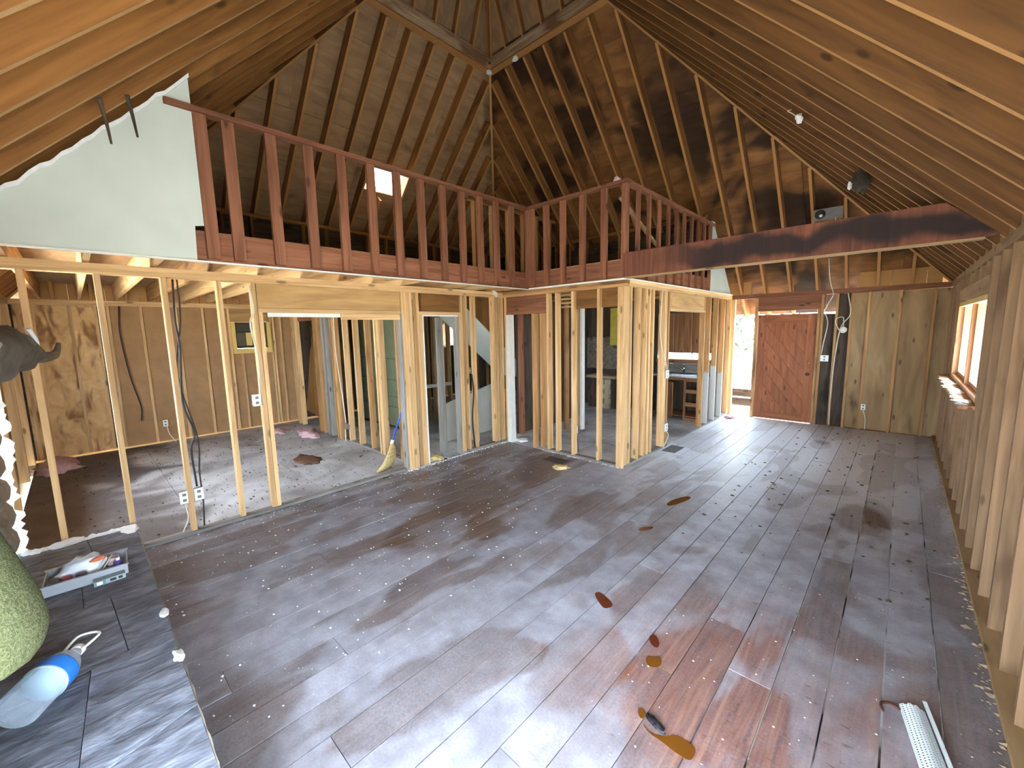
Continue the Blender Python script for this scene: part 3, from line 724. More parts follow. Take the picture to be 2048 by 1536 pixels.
# white drywall panels on the loft sides
dw = empty('drywall_panel', (0,0,0), label='large pale green-white triangular drywall sheet left of the loft rail', cat='drywall')
zr_ = lambda y: ZT+K*(y-YN)
prism('sheet', [(XF-.036, -.52, 2.453), (XF-.036, .76, 2.453), (XF-.036, .77, 2.72), (XF-.036, .83, 2.73), (XF-.036, .83, zr_(.83)-.05), (XF-.036, -.52, zr_(-.52)-.03)], (.015, 0, 0), DRY, dw)
rg = random.Random(3); pts = []
for k in range(26):
    y = -.5+k*.0535; pts.append((XF-.020, y, zr_(y)-.045-rg.uniform(0, .03)))
edge = pts+[(XF-.020, p[1], p[2]+.03) for p in reversed(pts)]
prism('torn_edge', edge, (.006, 0, 0), PAPER, dw)
dw2 = empty('drywall_panel', (0,0,0), label='narrow pale drywall wedge at the far end of the kitchen loft rail', cat='drywall')
zq = lambda y: ZT+K*(YD-y)
prism('sheet', [(XP-.03, 7.93, 2.46), (XP-.03, 9.14, 2.46), (XP-.03, 9.14, 2.50), (XP-.03, 8.0, zq(8.0)-.06), (XP-.03, 7.93, 3.57)], (.014, 0, 0), DRY, dw2)
box('edge_strip', (XP-.045, 7.9, 3.622), (XP+.0, 8.02, 3.66), PAPER, dw2)
# low knee walls in the loft
kw = struct('wall_loft_knee', 'low dark knee walls under the roof slope in the loft', 'wall')
box('plate', (-8.0, .9, 3.78), (-7.91, 8.2, 3.83), RAFT, kw, 1)
for k in range(18): stud_y(kw, 1.0+k*.41, -8.0, -7.91, 2.71, 3.779, RAFT)
box('back_panel', (-8.03, .9, 2.71), (-8.01, 8.2, 3.80), DARKB, kw, 1)
box('plate', (-7.9, 8.0, 3.78), (-2.7, 8.09, 3.83), RAFT, kw, 0)
for k in range(13): stud_x(kw, -7.7+k*.41, 8.0, 8.09, 2.71, 3.779, RAFT)
box('back_panel', (-7.9, 8.10, 2.71), (-2.7, 8.12, 3.66), DARKB, kw, 0)
sg = empty('loft_stud_wall', (-5.5, 0, 2.71), label='unfinished inner stud wall standing inside the loft', cat='wall frame')
for k in range(6): stud_y(sg, 4.95+k*.42, -.045, .045, .04, 1.33, RAFT)
box('plate', (-.045, 4.8, 1.33), (.045, 7.2, 1.37), RAFT, sg, 1); box('plate', (-.045, 4.8, 0), (.045, 7.2, .04), RAFT, sg, 1)

# ================================================================== ROOF
ro = struct('ceiling', 'steep pyramid roof of bare rafters and plywood', 'roof')
SIDE = XR-XB
RD = .184; TH = .0
nrm = math.sqrt(1+K*K)
# each slope: eave point + direction along the eave (u) + horizontal run inwards (s)
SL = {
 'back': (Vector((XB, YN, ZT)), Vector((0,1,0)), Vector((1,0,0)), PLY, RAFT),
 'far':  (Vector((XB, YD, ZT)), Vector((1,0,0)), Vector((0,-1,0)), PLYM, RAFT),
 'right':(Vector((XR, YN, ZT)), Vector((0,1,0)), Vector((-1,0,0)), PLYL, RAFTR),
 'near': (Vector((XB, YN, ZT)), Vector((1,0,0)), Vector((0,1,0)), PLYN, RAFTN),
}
HOLE = (4.60, 5.30, 1.92, 2.24)       # u0,u1,s0,s1 on the back slope
def cells(u0, u1, s0, s1, hole):
    if not hole or u1 <= hole[0] or u0 >= hole[1] or s1 <= hole[2] or s0 >= hole[3]: return [(u0, u1, s0, s1)]
    h0, h1, k0, k1 = hole; r = []
    if u0 < h0: r.append((u0, h0, s0, s1))
    if u1 > h1: r.append((h1, u1, s0, s1))
    a, b = max(u0, h0), min(u1, h1)
    if s0 < k0: r.append((a, b, s0, k0))
    if s1 > k1: r.append((a, b, k1, s1))
    return r
for nm, (O, U, I, pm, rm) in SL.items():
    sd = (I+Vector((0,0,K)))                # slope direction per unit run
    nv = (Vector((0,0,1))-I*K).normalized() # outward normal
    at = lambda u, s, h=0: O+U*u+sd*s+nv*h
    # rafters at 16 inch centres
    n_ = int(SIDE/.4064); u = (SIDE-n_*.4064)/2
    while u < SIDE:
        sm = min(SR-.078, u-.03, SIDE-u-.03)
        if sm > .12:
            in_hole = nm == 'back' and HOLE[0]+.05 < u < HOLE[1]-.05
            spans = [(-.45, sm)] if not in_hole else [(-.45, HOLE[2]-.05), (HOLE[3]+.05, sm)]
            for s0, s1 in spans: board('rafter', at(u, s0, RD/2), at(u, s1, RD/2), U, .038, RD, rm, ro, .0012)
        u += .4064
    # plywood sheets with staggered joints
    rows = [-.5]+[ .0+1.22/nrm*k for k in range(1, 6)]
    rows[1:] = [r_ for r_ in rows[1:] if r_ < SR]; rows.append(SR+.10)
    sh = []
    for k, (s0, s1) in enumerate(zip(rows, rows[1:])):
        uu = -.5-(1.22 if k % 2 else 0)
        while uu < SIDE+.5:
            for (a, b, c_, d) in cells(uu, uu+2.44, s0, s1, HOLE if nm == 'back' else None):
                po = [(a+.002, c_+.002), (b-.002, c_+.002), (b-.002, d-.002), (a+.002, d-.002)]
                HC = K*RD/nrm; po = clip(po, -1, 1, HC); po = clip(po, 1, 1, SIDE+HC) if len(po) > 2 else po
                if len(po) > 2:
                    h = RD+.001+random.uniform(0, .003)
                    p3 = [at(p[0], p[1], h) for p in po]
                    # local z along the eave so the grain follows the sheet
                    ce = sum(p3, Vector())/len(p3); R = Matrix((sd.normalized(), -nv if False else nv.cross(U)*0+U.cross(sd.normalized()), U)).transposed()
                    R = Matrix((sd.normalized(), U.cross(sd.normalized()), U)).transposed()
                    inv = R.inverted(); n2 = len(p3)
                    vs = [inv@(p-ce) for p in p3]+[inv@(p-ce+nv*.014) for p in p3]
                    fs = [tuple(range(n2)), tuple(range(n2, 2*n2))[::-1]]+[(i, n2+i, n2+(i+1) % n2, (i+1) % n2) for i in range(n2)]
                    me = bpy.data.meshes.new('sheathing'); me.from_pydata(vs, [], fs); me.update(); bm = bmesh.new(); bm.from_mesh(me); bmesh.ops.recalc_face_normals(bm, faces=bm.faces); bm.to_mesh(me); bm.free()
                    me.materials.append(pm); o = bpy.data.objects.new('sheathing_sheet', me); C.objects.link(o); o.parent = ro
                    m4 = R.to_4x4(); m4.translation = ce; o.matrix_local = m4
                sh.append((a, b, c_, d))
            uu += 2.44
    bm = bmesh.new()
    for (a, b, c_, d) in sh:
        po = [(a, c_), (b, c_), (b, d), (a, d)]
        HC = K*(RD+.03)/nrm+.004; po = clip(po, -1, 1, HC); po = clip(po, 1, 1, SIDE+HC) if len(po) > 2 else po
        if len(po) > 2:
            try: bm.faces.new([bm.verts.new(at(p[0], p[1], RD+.03)) for p in po])
            except ValueError: pass
    me = bpy.data.meshes.new('shingle_layer'); bm.to_mesh(me); bm.free(); obj('shingle_layer', me, SHING, ro)
    # blocking at the eaves (left open beside the entrance door)
    uu = 0.2
    while uu < SIDE-.2 and nm != 'near':
        p = at(uu, 0)
        skip = nm == 'far' and -2.5 < p.x < -.8
        if not skip: board('eave_block', at(uu, -.03, .0)+Vector((0,0,.13)), at(min(uu+.40, SIDE-.1), -.03, .0)+Vector((0,0,.13)), (0,0,1), .30, .03, RAFT if nm != 'right' else TANB, ro)
        uu += .4064
# hips
for (cx, cy, dx, dy) in ((XB, YD, 1, -1), (XR, YD, -1, -1), (XB, YN, 1, 1), (XR, YN, -1, 1)):
    p0 = Vector((cx-dx*.4, cy-dy*.4, ZT-K*.4+.125)); p1 = Vector((cx+dx*SR, cy+dy*SR, ZT+K*SR+.125))
    board('hip_rafter', p0, p1, (dy, -dx, 0) if dx*dy > 0 else (1, 1, 0), .042, .235, RAFTR, ro) if False else board('hip_rafter', p0, p1, Vector((dx, dy, 0)).cross(Vector((0,0,1))), .042, .225, RAFTR, ro)
# square ring at the top
zr0 = ZT+K*SR
RINGW = wood('ring_beam_pale', c(140,108,78), c(196,170,138), .2, c(110,76,50), (.5,.65))
x0, x1, y0, y1 = XB+SR, XR-SR, YN+SR, YD-SR
for a, b in (((x0-.075,y0-.075,zr0),(x0,y1+.075,zr0+.17)), ((x1,y0-.075,zr0),(x1+.075,y1+.075,zr0+.17))): box('ring_beam', a, b, RINGW, ro, 1)
for a, b in (((x0,y0-.075,zr0),(x1,y0,zr0+.17)), ((x0,y1,zr0),(x1,y1+.075,zr0+.17))): box('ring_beam', a, b, RINGW, ro, 0)
for a, b in (((x0-.13,y0-.13,zr0-.022),(x0+.0,y1+.13,zr0-.002)), ((x1,y0-.13,zr0-.022),(x1+.13,y1+.13,zr0-.002))): box('ring_trim', a, b, RAFT, ro, 1)
for a, b in (((x0,y0-.13,zr0-.022),(x1,y0,zr0-.002)), ((x0,y1,zr0-.022),(x1,y1+.13,zr0-.002))): box('ring_trim', a, b, RAFT, ro, 0)
# steep cap above the ring
ap = Vector(((x0+x1)/2, (y0+y1)/2, zr0+.17+3.0)); half = (x1-x0)/2
cs = [Vector((x0-.04,y0-.04,zr0+.17)), Vector((x1+.04,y0-.04,zr0+.17)), Vector((x1+.04,y1+.04,zr0+.17)), Vector((x0-.04,y1+.04,zr0+.17))]
for i in range(4):
    a, b = cs[i], cs[(i+1) % 4]; mid = (a+b)/2; inn = (ap-mid); out_ = Vector((mid.x-ap.x, mid.y-ap.y, 0)).normalized()
    nn = (b-a).cross(ap-a).normalized(); nn = nn if nn.dot(out_) > 0 else -nn
    out2 = lambda q: Vector((q.x+(.17 if q.x > ap.x else -.17), q.y+(.17 if q.y > ap.y else -.17), q.z-.10))
    prism('cap_sheathing', [out2(a), out2(b), ap+Vector((0,0,.28))], nn*.015, PLY, ro)
    for k in range(1, 6):
        t = k/6; p = a+(b-a)*t; f = 1-abs(2*t-1)
        board('cap_rafter', p+nn*.05-inn.normalized()*.12, p+nn*.05+inn*f*.97, b-a, .038, .09, RAFT, ro)
    board('cap_hip', a+(a-ap).normalized()*.0, ap, (b-a), .04, .09, RAFT, ro)
blob('insulation_scrap', (x0-.02, y1+.0, zr0-.06), (.04,.05,.06), PAPER, ro, 2, .4, 3, 5); blob('insulation_scrap', (x0+.55, y1+.05, zr0-.07), (.05,.04,.07), PAPER, ro, 2, .4, 3, 8)
# roof opening box
O, U, I, _, _ = SL['back']; sd = I+Vector((0,0,K)); nv = (Vector((0,0,1))-I*K).normalized()
at = lambda u, s, h=0: O+U*u+sd*s+nv*h
hb = struct('window_roof', 'small square roof opening with bright plywood sides', 'window')
u0, u1, s0, s1 = HOLE
for a, b in (((u0, s0), (u1, s0)), ((u0, s1), (u1, s1)), ((u0, s0), (u0, s1)), ((u1, s0), (u1, s1))):
    board('curb_board', at(a[0], a[1], RD+.10), at(b[0], b[1], RD+.10), nv, .24, .02, YEL, hb)

# ================================================================== NEAR SIDE (behind the camera)
wn_ = struct('wall_near', 'near outside wall with a wide opening behind the camera', 'wall')
box('top_plate', (XB, YN-.089, 2.36), (XR+.08, YN, 2.44), LUM, wn_, 0)
for xx in (XB+.05, -8.2, -6.85, -4.95, XL-.05, -1.95, .4): stud_x(wn_, xx, YN-.089, YN, 0, 2.359, LUM, .06, 'post')
box('header', (-2.0, YN-.08, 2.2), (XR+.08, YN-.01, 2.359), LUM, wn_, 0)
for (a, b, z0, z1) in ((XB-.11, -8.1, -.2, 2.44), (-8.1, -6.85, -.2, 2.44), (-6.85, -4.95, -.2, 1.0), (-6.85, -4.95, 2.25, 2.44), (-4.95, -4.7, -.2, 2.44), (-2.0, XR+.1, 2.2, 2.44)):  # left room's gap is an unseen window opening, added to brighten that room
    box('sheathing_panel', (a, YN-.11, z0), (b-.002, YN-.09, z1), TANB, wn_, 2)

# ================================================================== HEARTH, CHIMNEY, MANTEL
he = empty('hearth', (0,0,0), label='raised slate hearth along the near wall', cat='hearth')
HY1 = .20; HX0 = XL+.004
box('hearth_base', (HX0, YN+.02, 0), (.30, HY1-.012, HZ-.028), MORTAR, he, 0)
rh = random.Random(5)
xs = [HX0]
while xs[-1] < .1: xs.append(xs[-1]+rh.uniform(.42, .75))
xs[-1] = .30
prev = 0
for i, (a, b) in enumerate(zip(xs, xs[1:])):
    sk_ = rh.uniform(-.16, .16) if i < len(xs)-2 else 0
    q = [(a-prev+.002, YN+.02), (b-sk_-.002, YN+.02), (b+sk_-.002, HY1), (a+prev+.002, HY1)]
    ym = rh.uniform(-.32, .02); tl = rh.uniform(-.1, .1)
    for part in (0, 1):
        po = clip(q, -tl, 1 if part == 0 else -1, (ym-.002-tl*a) if part == 0 else (-(ym+.004)+0)) if part == 0 else clip(q, tl, -1, -(ym+.002)+tl*a)
        if len(po) > 2: prism('slate_slab', [(p[0], p[1], HZ-.027) for p in po], (0, 0, .027+rh.uniform(-.004, .003)), SLATE, he)
    prev = sk_
rm_ = random.Random(9); pts = []
for k in range(60):
    xx = HX0+k*.05; pts.append((xx, HY1+rm_.uniform(-.004, .004), HZ-.004))
prism('mortar_edge', pts+[(p[0], HY1+.007+rm_.uniform(-.003,.003), HZ-.004) for p in reversed(pts)], (0, 0, -.20), MORTAR, he)
for k in range(16):
    yk = -.40+k*.038; blob('plaster_chunk', (HX0+.06+rm_.uniform(0,.02), yk, HZ-.004), (.035, .04, .02+.015*rm_.random()), PAPER, he, 1, .5, 3, k)
blob('plaster_chunk', (HX0+.075, -.20, HZ), (.05,.10,.035), PAPER, he, 2, .4, 3, 31); blob('plaster_chunk', (HX0+.13, HY1-.04, HZ), (.09,.06,.02), PAPER, he, 2, .5, 3, 33); blob('plaster_chunk', (-2.52, HY1-.005, HZ), (.06,.025,.012), PAPER, he, 2, .5, 3, 35)
blob('plaster_chunk', (-3.0, HY1-.005, HZ), (.05,.025,.012), PAPER, he, 2, .5, 3, 36)
ch = empty('fireplace_chimney', (0,0,0), label='grey-brown stone fireplace chimney at the left edge', cat='fireplace')
box('core', (-4.64, YN+.002, HZ+.006), (-2.0, -.475, 2.34), MORTAR, ch, 0)
zc = HZ+.13
while zc < 2.25:
    xx = -4.68
    while xx < -2.1:
        wv = rs.uniform(.22, .4); blob('stone', (xx+wv/2, -.475, zc+rs.uniform(-.02,.02)), (wv*.52, .06, .105), STONE, ch, 2, .22, 1.5, rs.random()*60, False); xx += wv+.012
    zc += .20
td = empty('torn_drywall', (0,0,0), label='ragged white strip of torn drywall beside the chimney', cat='drywall')
pl = []; pr_ = []
for k in range(40):
    z = HZ+.0+k*.031; pl.append((-4.695, -.47, z)); pr_.append((-4.695, -.40+(1.5-z)*-.012+rg.uniform(-.025,.035), z))
prism('strip', pl+pr_[::-1], (-.012, 0, 0), PAPER, td)
mt = empty('mantel', (-3.0, -.285, 1.66), label='rough dark driftwood mantel with a curled root tip at the left edge', cat='mantel')
MANT = flat('driftwood', c(92,84,72), .9, .35, 9, bumps=.9)
bm = bmesh.new(); bmesh.ops.create_cube(bm, size=1); bmesh.ops.subdivide_edges(bm, edges=bm.edges, cuts=7, use_grid_fill=True)
from mathutils import noise as nz
for v in bm.verts:
    p = v.co.copy(); p.x *= 2.7; p.y *= .25; p.z *= .22
    mm = max(abs(p.y/.125), abs(p.z/.11)); an = math.atan2(p.z/.11, p.y/.125); p.y, p.z = .132*mm*math.cos(an), .122*mm*math.sin(an)
    e = min(1, max(0, (-p.x-.55)/.8)); p.z *= 1-.72*e**1.5; p.z -= .07*e; p.y = p.y*(1-.45*e**2)+.03*e
    n_ = nz.noise(Vector((p.x*1.7, p.y*5, p.z*5)))*.045+nz.noise(Vector((p.x*6, p.y*14, p.z*14)))*.03
    rr = Vector((0, p.y, p.z)); p += rr.normalized()*n_ if rr.length > 0 else Vector()
    v.co = p+Vector((.0, 0, .14))
me = bpy.data.meshes.new('log'); bm.to_mesh(me); bm.free(); obj('log', me, MANT, mt, True)
tube('root_tip', [(-.9, .06, .12), (-1.25, .12, .07), (-1.45, .175, .07), (-1.52, .20, .10), (-1.54, .215, .16)], [.05, .012], MANT, mt, 8)
tube('root_tip', [(-.5, .11, .2), (-.9, .135, .12), (-1.2, .14, .07)], [.02, .03], MANT, mt, 8)
tube('paint_drip', [(-.75, .115, .25), (-.78, .135, .19), (-.80, .137, .13)], .012, PAPER, mt, 6)

# ================================================================== PERSON (only an elbow reaches into the picture)
def skin(name, verts, edges, radii, mat, parent, sub=2):
    me = bpy.data.meshes.new(name); me.from_pydata(verts, edges, []); me.update()
    o = obj(name, me, mat, parent)
    sm = o.modifiers.new('skin', 'SKIN'); sm.use_smooth_shade = True
    for i, sv in enumerate(me.skin_vertices[0].data):
        r_ = radii[i]; sv.radius = r_ if isinstance(r_, tuple) else (r_, r_); sv.use_root = i == 0
    ss = o.modifiers.new('sub', 'SUBSURF'); ss.levels = sub; ss.render_levels = sub
    return o
# faces -x (towards the mantel); local +x = forward, so rotate by pi: local left (+y) becomes world -y
pe = empty('person', (-1.24, -.425, HZ+.006), math.pi, label='person in an olive green fleece with an elbow bent outward at the left edge', cat='person')
SKINM = flat('skin', c(206,160,132), .6, .05); JEANS = flat('dark_trousers', c(62,64,76), .9, .15, 30); HAIR = flat('brown_hair', c(72,54,40), .8, .2, 40); SHOE = flat('boots', c(70,54,42), .7, .2)
bv = [(0,0,.95),(0,0,1.12),(0,0,1.28),(-.01,0,1.40),(-.01,0,1.47),(.02,0,1.56),(.03,0,1.66),
      (0,-.17,1.37),(-.04,-.265,1.00),(.05,-.225,.96),(.16,-.16,.97),   # right arm: shoulder, elbow (out), forearm, wrist
      (0,.17,1.39),(-.03,.21,1.15),(.05,.20,.95),(.07,.19,.88)]
be = [(0,1),(1,2),(2,3),(3,4),(4,5),(5,6),(3,7),(7,8),(8,9),(9,10),(3,11),(11,12),(12,13),(13,14)]
brd = [(.14,.16),(.125,.15),(.13,.165),(.11,.14),.055,(.085,.07),(.08,.065),.082,.095,.062,.04,.07,.06,.045,.035]
# fleece jacket covers trunk and arms; head and hands are skin
jk = skin('fleece_jacket', bv[:5]+bv[7:], [(0,1),(1,2),(2,3),(3,4),(3,5),(5,6),(6,7),(7,8),(3,9),(9,10),(10,11),(11,12)], brd[:5]+brd[7:], FLEECE, pe)
hd = blob('head', (.03,0,1.585), (.092,.076,.118), SKINM, pe, 3, .04, 1.5, 1, False)
blob('hair', (.005,0,1.63), (.10,.086,.10), HAIR, pe, 3, .08, 3, 4, False)
blob('nose', (.125,0,1.575), (.018,.013,.022), SKINM, pe, 2, .1, 2, 2, False)
for s_ in (-1, 1): blob('ear', (.015,s_*.080,1.585), (.02,.009,.03), SKINM, pe, 2, .1, 2, 3, False); blob('eye', (.112,s_*.032,1.60), (.008,.012,.007), WPLAS, pe, 2, 0, 1, 1, False)
blob('mouth', (.115,0,1.535), (.008,.024,.006), flat('lips', c(176,108,98), .5), pe, 2, 0, 1, 1, False)
for s_ in (-1, 1):
    skin('trousers', [(0,s_*.06,.96),(.01,s_*.10,.80),(.015,s_*.105,.48),(-.01,s_*.105,.12)], [(0,1),(1,2),(2,3)], [.115,.095,.065,.05], JEANS, pe)
    blob('boot', (.05,s_*.105,.0), (.14,.052,.095), SHOE, pe, 3, .05, 2, 5)
    w0 = Vector((.16,-.16,.97)) if s_ < 0 else Vector((.07,.19,.88)); dn = Vector((.5,.25,-.15)) if s_ < 0 else Vector((.15,-.02,-.8)); dn.normalize()
    side = Vector((.0,0,1)).cross(dn).normalized() if s_ < 0 else Vector((1,0,0)); 
    skin('hand', [w0, w0+dn*.09], [(0,1)], [(.034,.018),(.038,.018)], SKINM, pe)
    for k in range(4):
        b0 = w0+dn*.09+side*(-.027+.018*k); L_ = (.07,.08,.075,.058)[k]
        tube('finger', [b0-dn*.01, b0+dn*L_*.5+Vector((0,0,-.004)), b0+dn*L_+Vector((0,0,-.02))], [.009,.007], SKINM, pe, 6, 4)
    tube('thumb', [w0+dn*.02-side*.03, w0+dn*.055-side*.055, w0+dn*.09-side*.052], [.011,.008], SKINM, pe, 6, 4)

# ================================================================== THINGS ON THE HEARTH
tr = empty('plastic_tray', (-3.865, -.095, HZ), -.05, label='clear dusty plastic tray of odds and ends on the hearth', cat='tray')
TRAY = N('cloudy_plastic'); TRAY.p.inputs['Transmission Weight'].default_value = .25; TRAY = TRAY.out(c(186,192,200), .35, .4)
box('base', (-.135,-.195,0), (.135,.195,.006), TRAY, tr, 1)
for a, b in (((-.135,-.195,.007),(-.128,.195,.064)), ((.128,-.195,.007),(.135,.195,.064))): box('side', a, b, TRAY, tr, 1)
for a, b in (((-.127,-.195,.007),(.127,-.188,.064)), ((-.127,.188,.007),(.127,.195,.064))): box('side', a, b, TRAY, tr, 0)
for a, b in (((-.142,-.202,.0645),(-.122,.202,.070)), ((.122,-.202,.0645),(.142,.202,.070))): box('lip', a, b, TRAY, tr, 1)
T0 = Vector((-3.865, -.095, HZ+.007))
def inside(x, y, z=0): return (T0.x+x, T0.y+y, T0.z+z)
blob('plastic_bag', inside(-.02, -.02, .035), (.072,.115,.10), N('clear_bag').out(c(226,232,238), .25, .6), None, 3, .5, 3.5, 3, label='crumpled white plastic bag filling the middle of the tray', cat='bag')
o = blob('orange_wrapper', inside(.035, .05, .105), (.03,.04,.02), flat('orange_print', c(224,120,84), .5), None, 2, .3, 3, 4, label='small orange wrapper lying on the white bag in the tray', cat='wrapper')
for nm, pos, col, lab in (('red_lid', (.075, -.095), c(126,34,44), 'round dark red lid at the front of the tray'), ('dark_lid', (.085, -.028), c(66,40,58), 'dark plum coloured lid in the middle front of the tray')):
    e = empty(nm, inside(*pos), label=lab, cat='lid'); lathe('cap', [(.026,0),(.028,.05),(.026,.066),(.018,.067)], flat(nm+'_plastic', col, .4), e, 20); lathe('rim', [(.030,.0),(.031,.012),(.029,.013)], flat(nm+'_rim', col, .5), e, 20)
e = empty('black_holder', inside(.083, -.150), label='small black gadget in the near corner of the tray', cat='gadget'); box('body', (-.03,-.022,0), (.03,.022,.07), BCABLE, e); box('clip', (-.012,-.028,.02), (.012,-.0225,.06), GREYM, e)
e = empty('purple_bottle', inside(.06, .145), label='small purple bottle with white cap at the far end of the tray', cat='bottle'); lathe('body', [(.02,0),(.023,.01),(.023,.06),(.012,.07)], flat('purple', c(84,66,150), .4), e, 16); lathe('cap', [(.012,.0705),(.012,.088),(.009,.09)], WPLAS, e, 12)
e = empty('paper_cup', inside(-.0, .125), label='pinkish paper roll standing beside the purple bottle', cat='paper roll'); lathe('roll', [(.03,0),(.031,.08),(.026,.081),(.024,.03)], flat('pinkish_paper', c(196,170,168), .8), e, 18); lathe('band', [(.0315,.03),(.0315,.045),(.031,.046)], WPLAS, e, 18)
for k, (y0_, a_) in enumerate(((.055, .5), (.085, .7))): tube('plastic_straw', [inside(.10, y0_-.03, .03), inside(.0, y0_+.04, .10)], .004, WPLAS, None, 6, label=('front' if k == 0 else 'rear')+' thin white plastic stick leaning in the tray', cat='stick')
pk = empty('small_box', (-3.69, .0, HZ), .02, label='small flat green and white carton in front of the tray', cat='box')
box('carton', (-.03,-.075,.0), (.03,.075,.032), flat('carton_grey', c(150,160,164), .6), pk, 1); box('end_label', (.0301,-.074,.002), (.0315,-.02,.030), flat('carton_green', c(96,142,140), .5), pk, 1); box('white_label', (.0301,-.062,.006), (.033,-.035,.026), WPLAS, pk, 1); box('print_patch', (.0301,.0,.008), (.0315,.03,.024), BCABLE, pk, 1); box('print_patch', (.0301,.04,.008), (.0315,.06,.024), BCABLE, pk, 1)
# water jug lying on its side
ax0 = Vector((-2.505, -.325, HZ+.088)); ax1 = Vector((-2.80, -.145, HZ+.088)); axd = (ax1-ax0).normalized()
wb_ = empty('water_bottle', ax0, label='large clear water bottle with blue label lying on the hearth', cat='bottle')
wb_.rotation_euler = axd.to_track_quat('Z', 'Y').to_euler()
CLR = clear('clear_plastic', (.93, .96, 1, 1), c(206,218,230), .12, .5, .12)
lathe('body', [(.02,.004),(.066,0),(.078,.012),(.080,.03),(.080,.20),(.078,.225),(.066,.26),(.044,.295),(.026,.315),(.022,.335)], CLR, wb_, 36)
lathe('label', [(.0812,.155),(.0818,.158),(.0818,.216),(.0806,.222)], flat('blue_label', c(44,120,206), .35, .15, 6), wb_, 36)
lathe('label_band', [(.0822,.146),(.0824,.148),(.0824,.156),(.082,.157)], flat('pale_label', c(190,222,236), .35), wb_, 36)
lathe('cap', [(.026,.336),(.027,.34),(.027,.358),(.024,.362)], WPLAS, wb_, 20)
tube('handle', [(-.035,.02,.318),(-.045,.02,.38),(-.042,.02,.43),(0,.02,.445),(.042,.02,.43),(.045,.02,.38),(.035,.02,.318)], .006, WPLAS, wb_, 8)

# ================================================================== THINGS ON THE MAIN FLOOR
PUD = N('amber_water'); PUD = PUD.out(c(108,66,22), .06, .7)
PUDR = N('rusty_water'); PUDR = PUDR.out(c(92,42,26), .10, .6)
def puddle(pts, m_, lab):
    ce = (sum(p[0] for p in pts)/len(pts), sum(p[1] for p in pts)/len(pts))
    # round the outline
    for _ in range(2): pts = [q for i in range(len(pts)) for q in ((.75*pts[i][0]+.25*pts[(i+1) % len(pts)][0], .75*pts[i][1]+.25*pts[(i+1) % len(pts)][1]), (.25*pts[i][0]+.75*pts[(i+1) % len(pts)][0], .25*pts[i][1]+.75*pts[(i+1) % len(pts)][1]))]
    o = prism('puddle', [(p[0], p[1], .0017) for p in pts], (0, 0, .0016), m_, None, label=lab, cat='puddle', group='wet marks on the floor')
puddle([(-0.749,1.641),(-0.718,1.624),(-0.679,1.625),(-0.649,1.643),(-0.618,1.688),(-0.577,1.692),(-0.541,1.692),(-0.522,1.68),(-0.517,1.65),(-0.524,1.613),(-0.563,1.609),(-0.611,1.612),(-0.656,1.616),(-0.70,1.614),(-0.74,1.63)], PUD, 'long amber puddle shaped like a footprint beside the black charred stick')
puddle([(-.804,1.704),(-.777,1.713),(-.76,1.686),(-.76,1.657),(-.784,1.664)], PUD, 'tiny amber puddle just above the black charred stick')
puddle([(-.917,2.033),(-.885,2.049),(-.851,2.079),(-.828,2.036),(-.836,1.992),(-.872,1.971),(-.903,1.994)], PUD, 'rounded amber puddle further back, heel of the wet footprint')
puddle([(-.974,2.198),(-.947,2.223),(-.899,2.171),(-.894,2.133),(-.919,2.125),(-.955,2.149)], PUDR, 'small reddish puddle behind the rounded amber one')
puddle([(-1.438,2.311),(-1.422,2.356),(-1.345,2.335),(-1.282,2.306),(-1.271,2.27),(-1.30,2.223),(-1.343,2.243)], PUDR, 'dark rusty puddle in the middle of the plank floor')
puddle([(-1.64,3.42),(-1.58,3.50),(-1.54,3.52),(-1.56,3.42),(-1.62,3.36)], PUDR, 'small rusty puddle farthest back on the plank floor')
puddle([(-1.62,4.05),(-1.56,4.22),(-1.52,4.42),(-1.58,4.44),(-1.66,4.24),(-1.67,4.08)], PUD, 'long thin brown wet streak along a far plank')
bs = blob('charred_stick', (-.703, 1.676, .006), (.052,.02,.016), flat('charcoal', c(26,26,32), .5, .3, 30, bumps=.8), None, 3, .4, 3, 12, label='short black charred stick on the planks near the amber puddle', cat='stick'); bs.rotation_euler = (0,0,-.35)
# perforated gutter guard
gg = empty('gutter_guard', (.128, 2.552, .004), math.atan2(-.98, .19), label='white perforated metal gutter guard strip on the right front floor', cat='gutter guard')
bm = bmesh.new(); CW = .0125; NL, NW = 62, 7
def gz(v): t = v/(NW*CW); return .012+.022*math.sin(math.pi*min(1, max(0, t)))
for i in range(NL):
    for j in range(NW):
        sh_ = (CW/2 if j % 2 else 0)
        u, v = i*CW+sh_, j*CW
        outer = [(u,v),(u+CW/2,v),(u+CW,v),(u+CW,v+CW/2),(u+CW,v+CW),(u+CW/2,v+CW),(u,v+CW),(u,v+CW/2)]
        inner = [(u+CW/2+.0040*math.cos(a), v+CW/2+.0034*math.sin(a)) for a in [math.pi*1.25+k*math.pi/4 for k in range(8)]]
        vo = [bm.verts.new((p[0], p[1], gz(p[1]))) for p in outer]; vi = [bm.verts.new((p[0], p[1], gz(p[1]))) for p in inner]
        for k in range(8): bm.faces.new((vo[k], vo[(k+1) % 8], vi[(k+1) % 8], vi[k]))
bmesh.ops.remove_doubles(bm, verts=bm.verts, dist=.0004)
me = bpy.data.meshes.new('mesh_strip'); bm.to_mesh(me); bm.free()
GWH = flat('gutter_white', c(224,236,240), .4, .04)
ms = obj('mesh_strip', me, GWH, gg); so = ms.modifiers.new('s', 'SOLIDIFY'); so.thickness = .0012
box('flange', (-.05, NW*CW+.012, .0), (NL*CW, NW*CW+.014, .030), GWH, gg, 0); box('flange_top', (-.05, NW*CW+.0, .030), (NL*CW, NW*CW+.016, .0315), GWH, gg, 0)
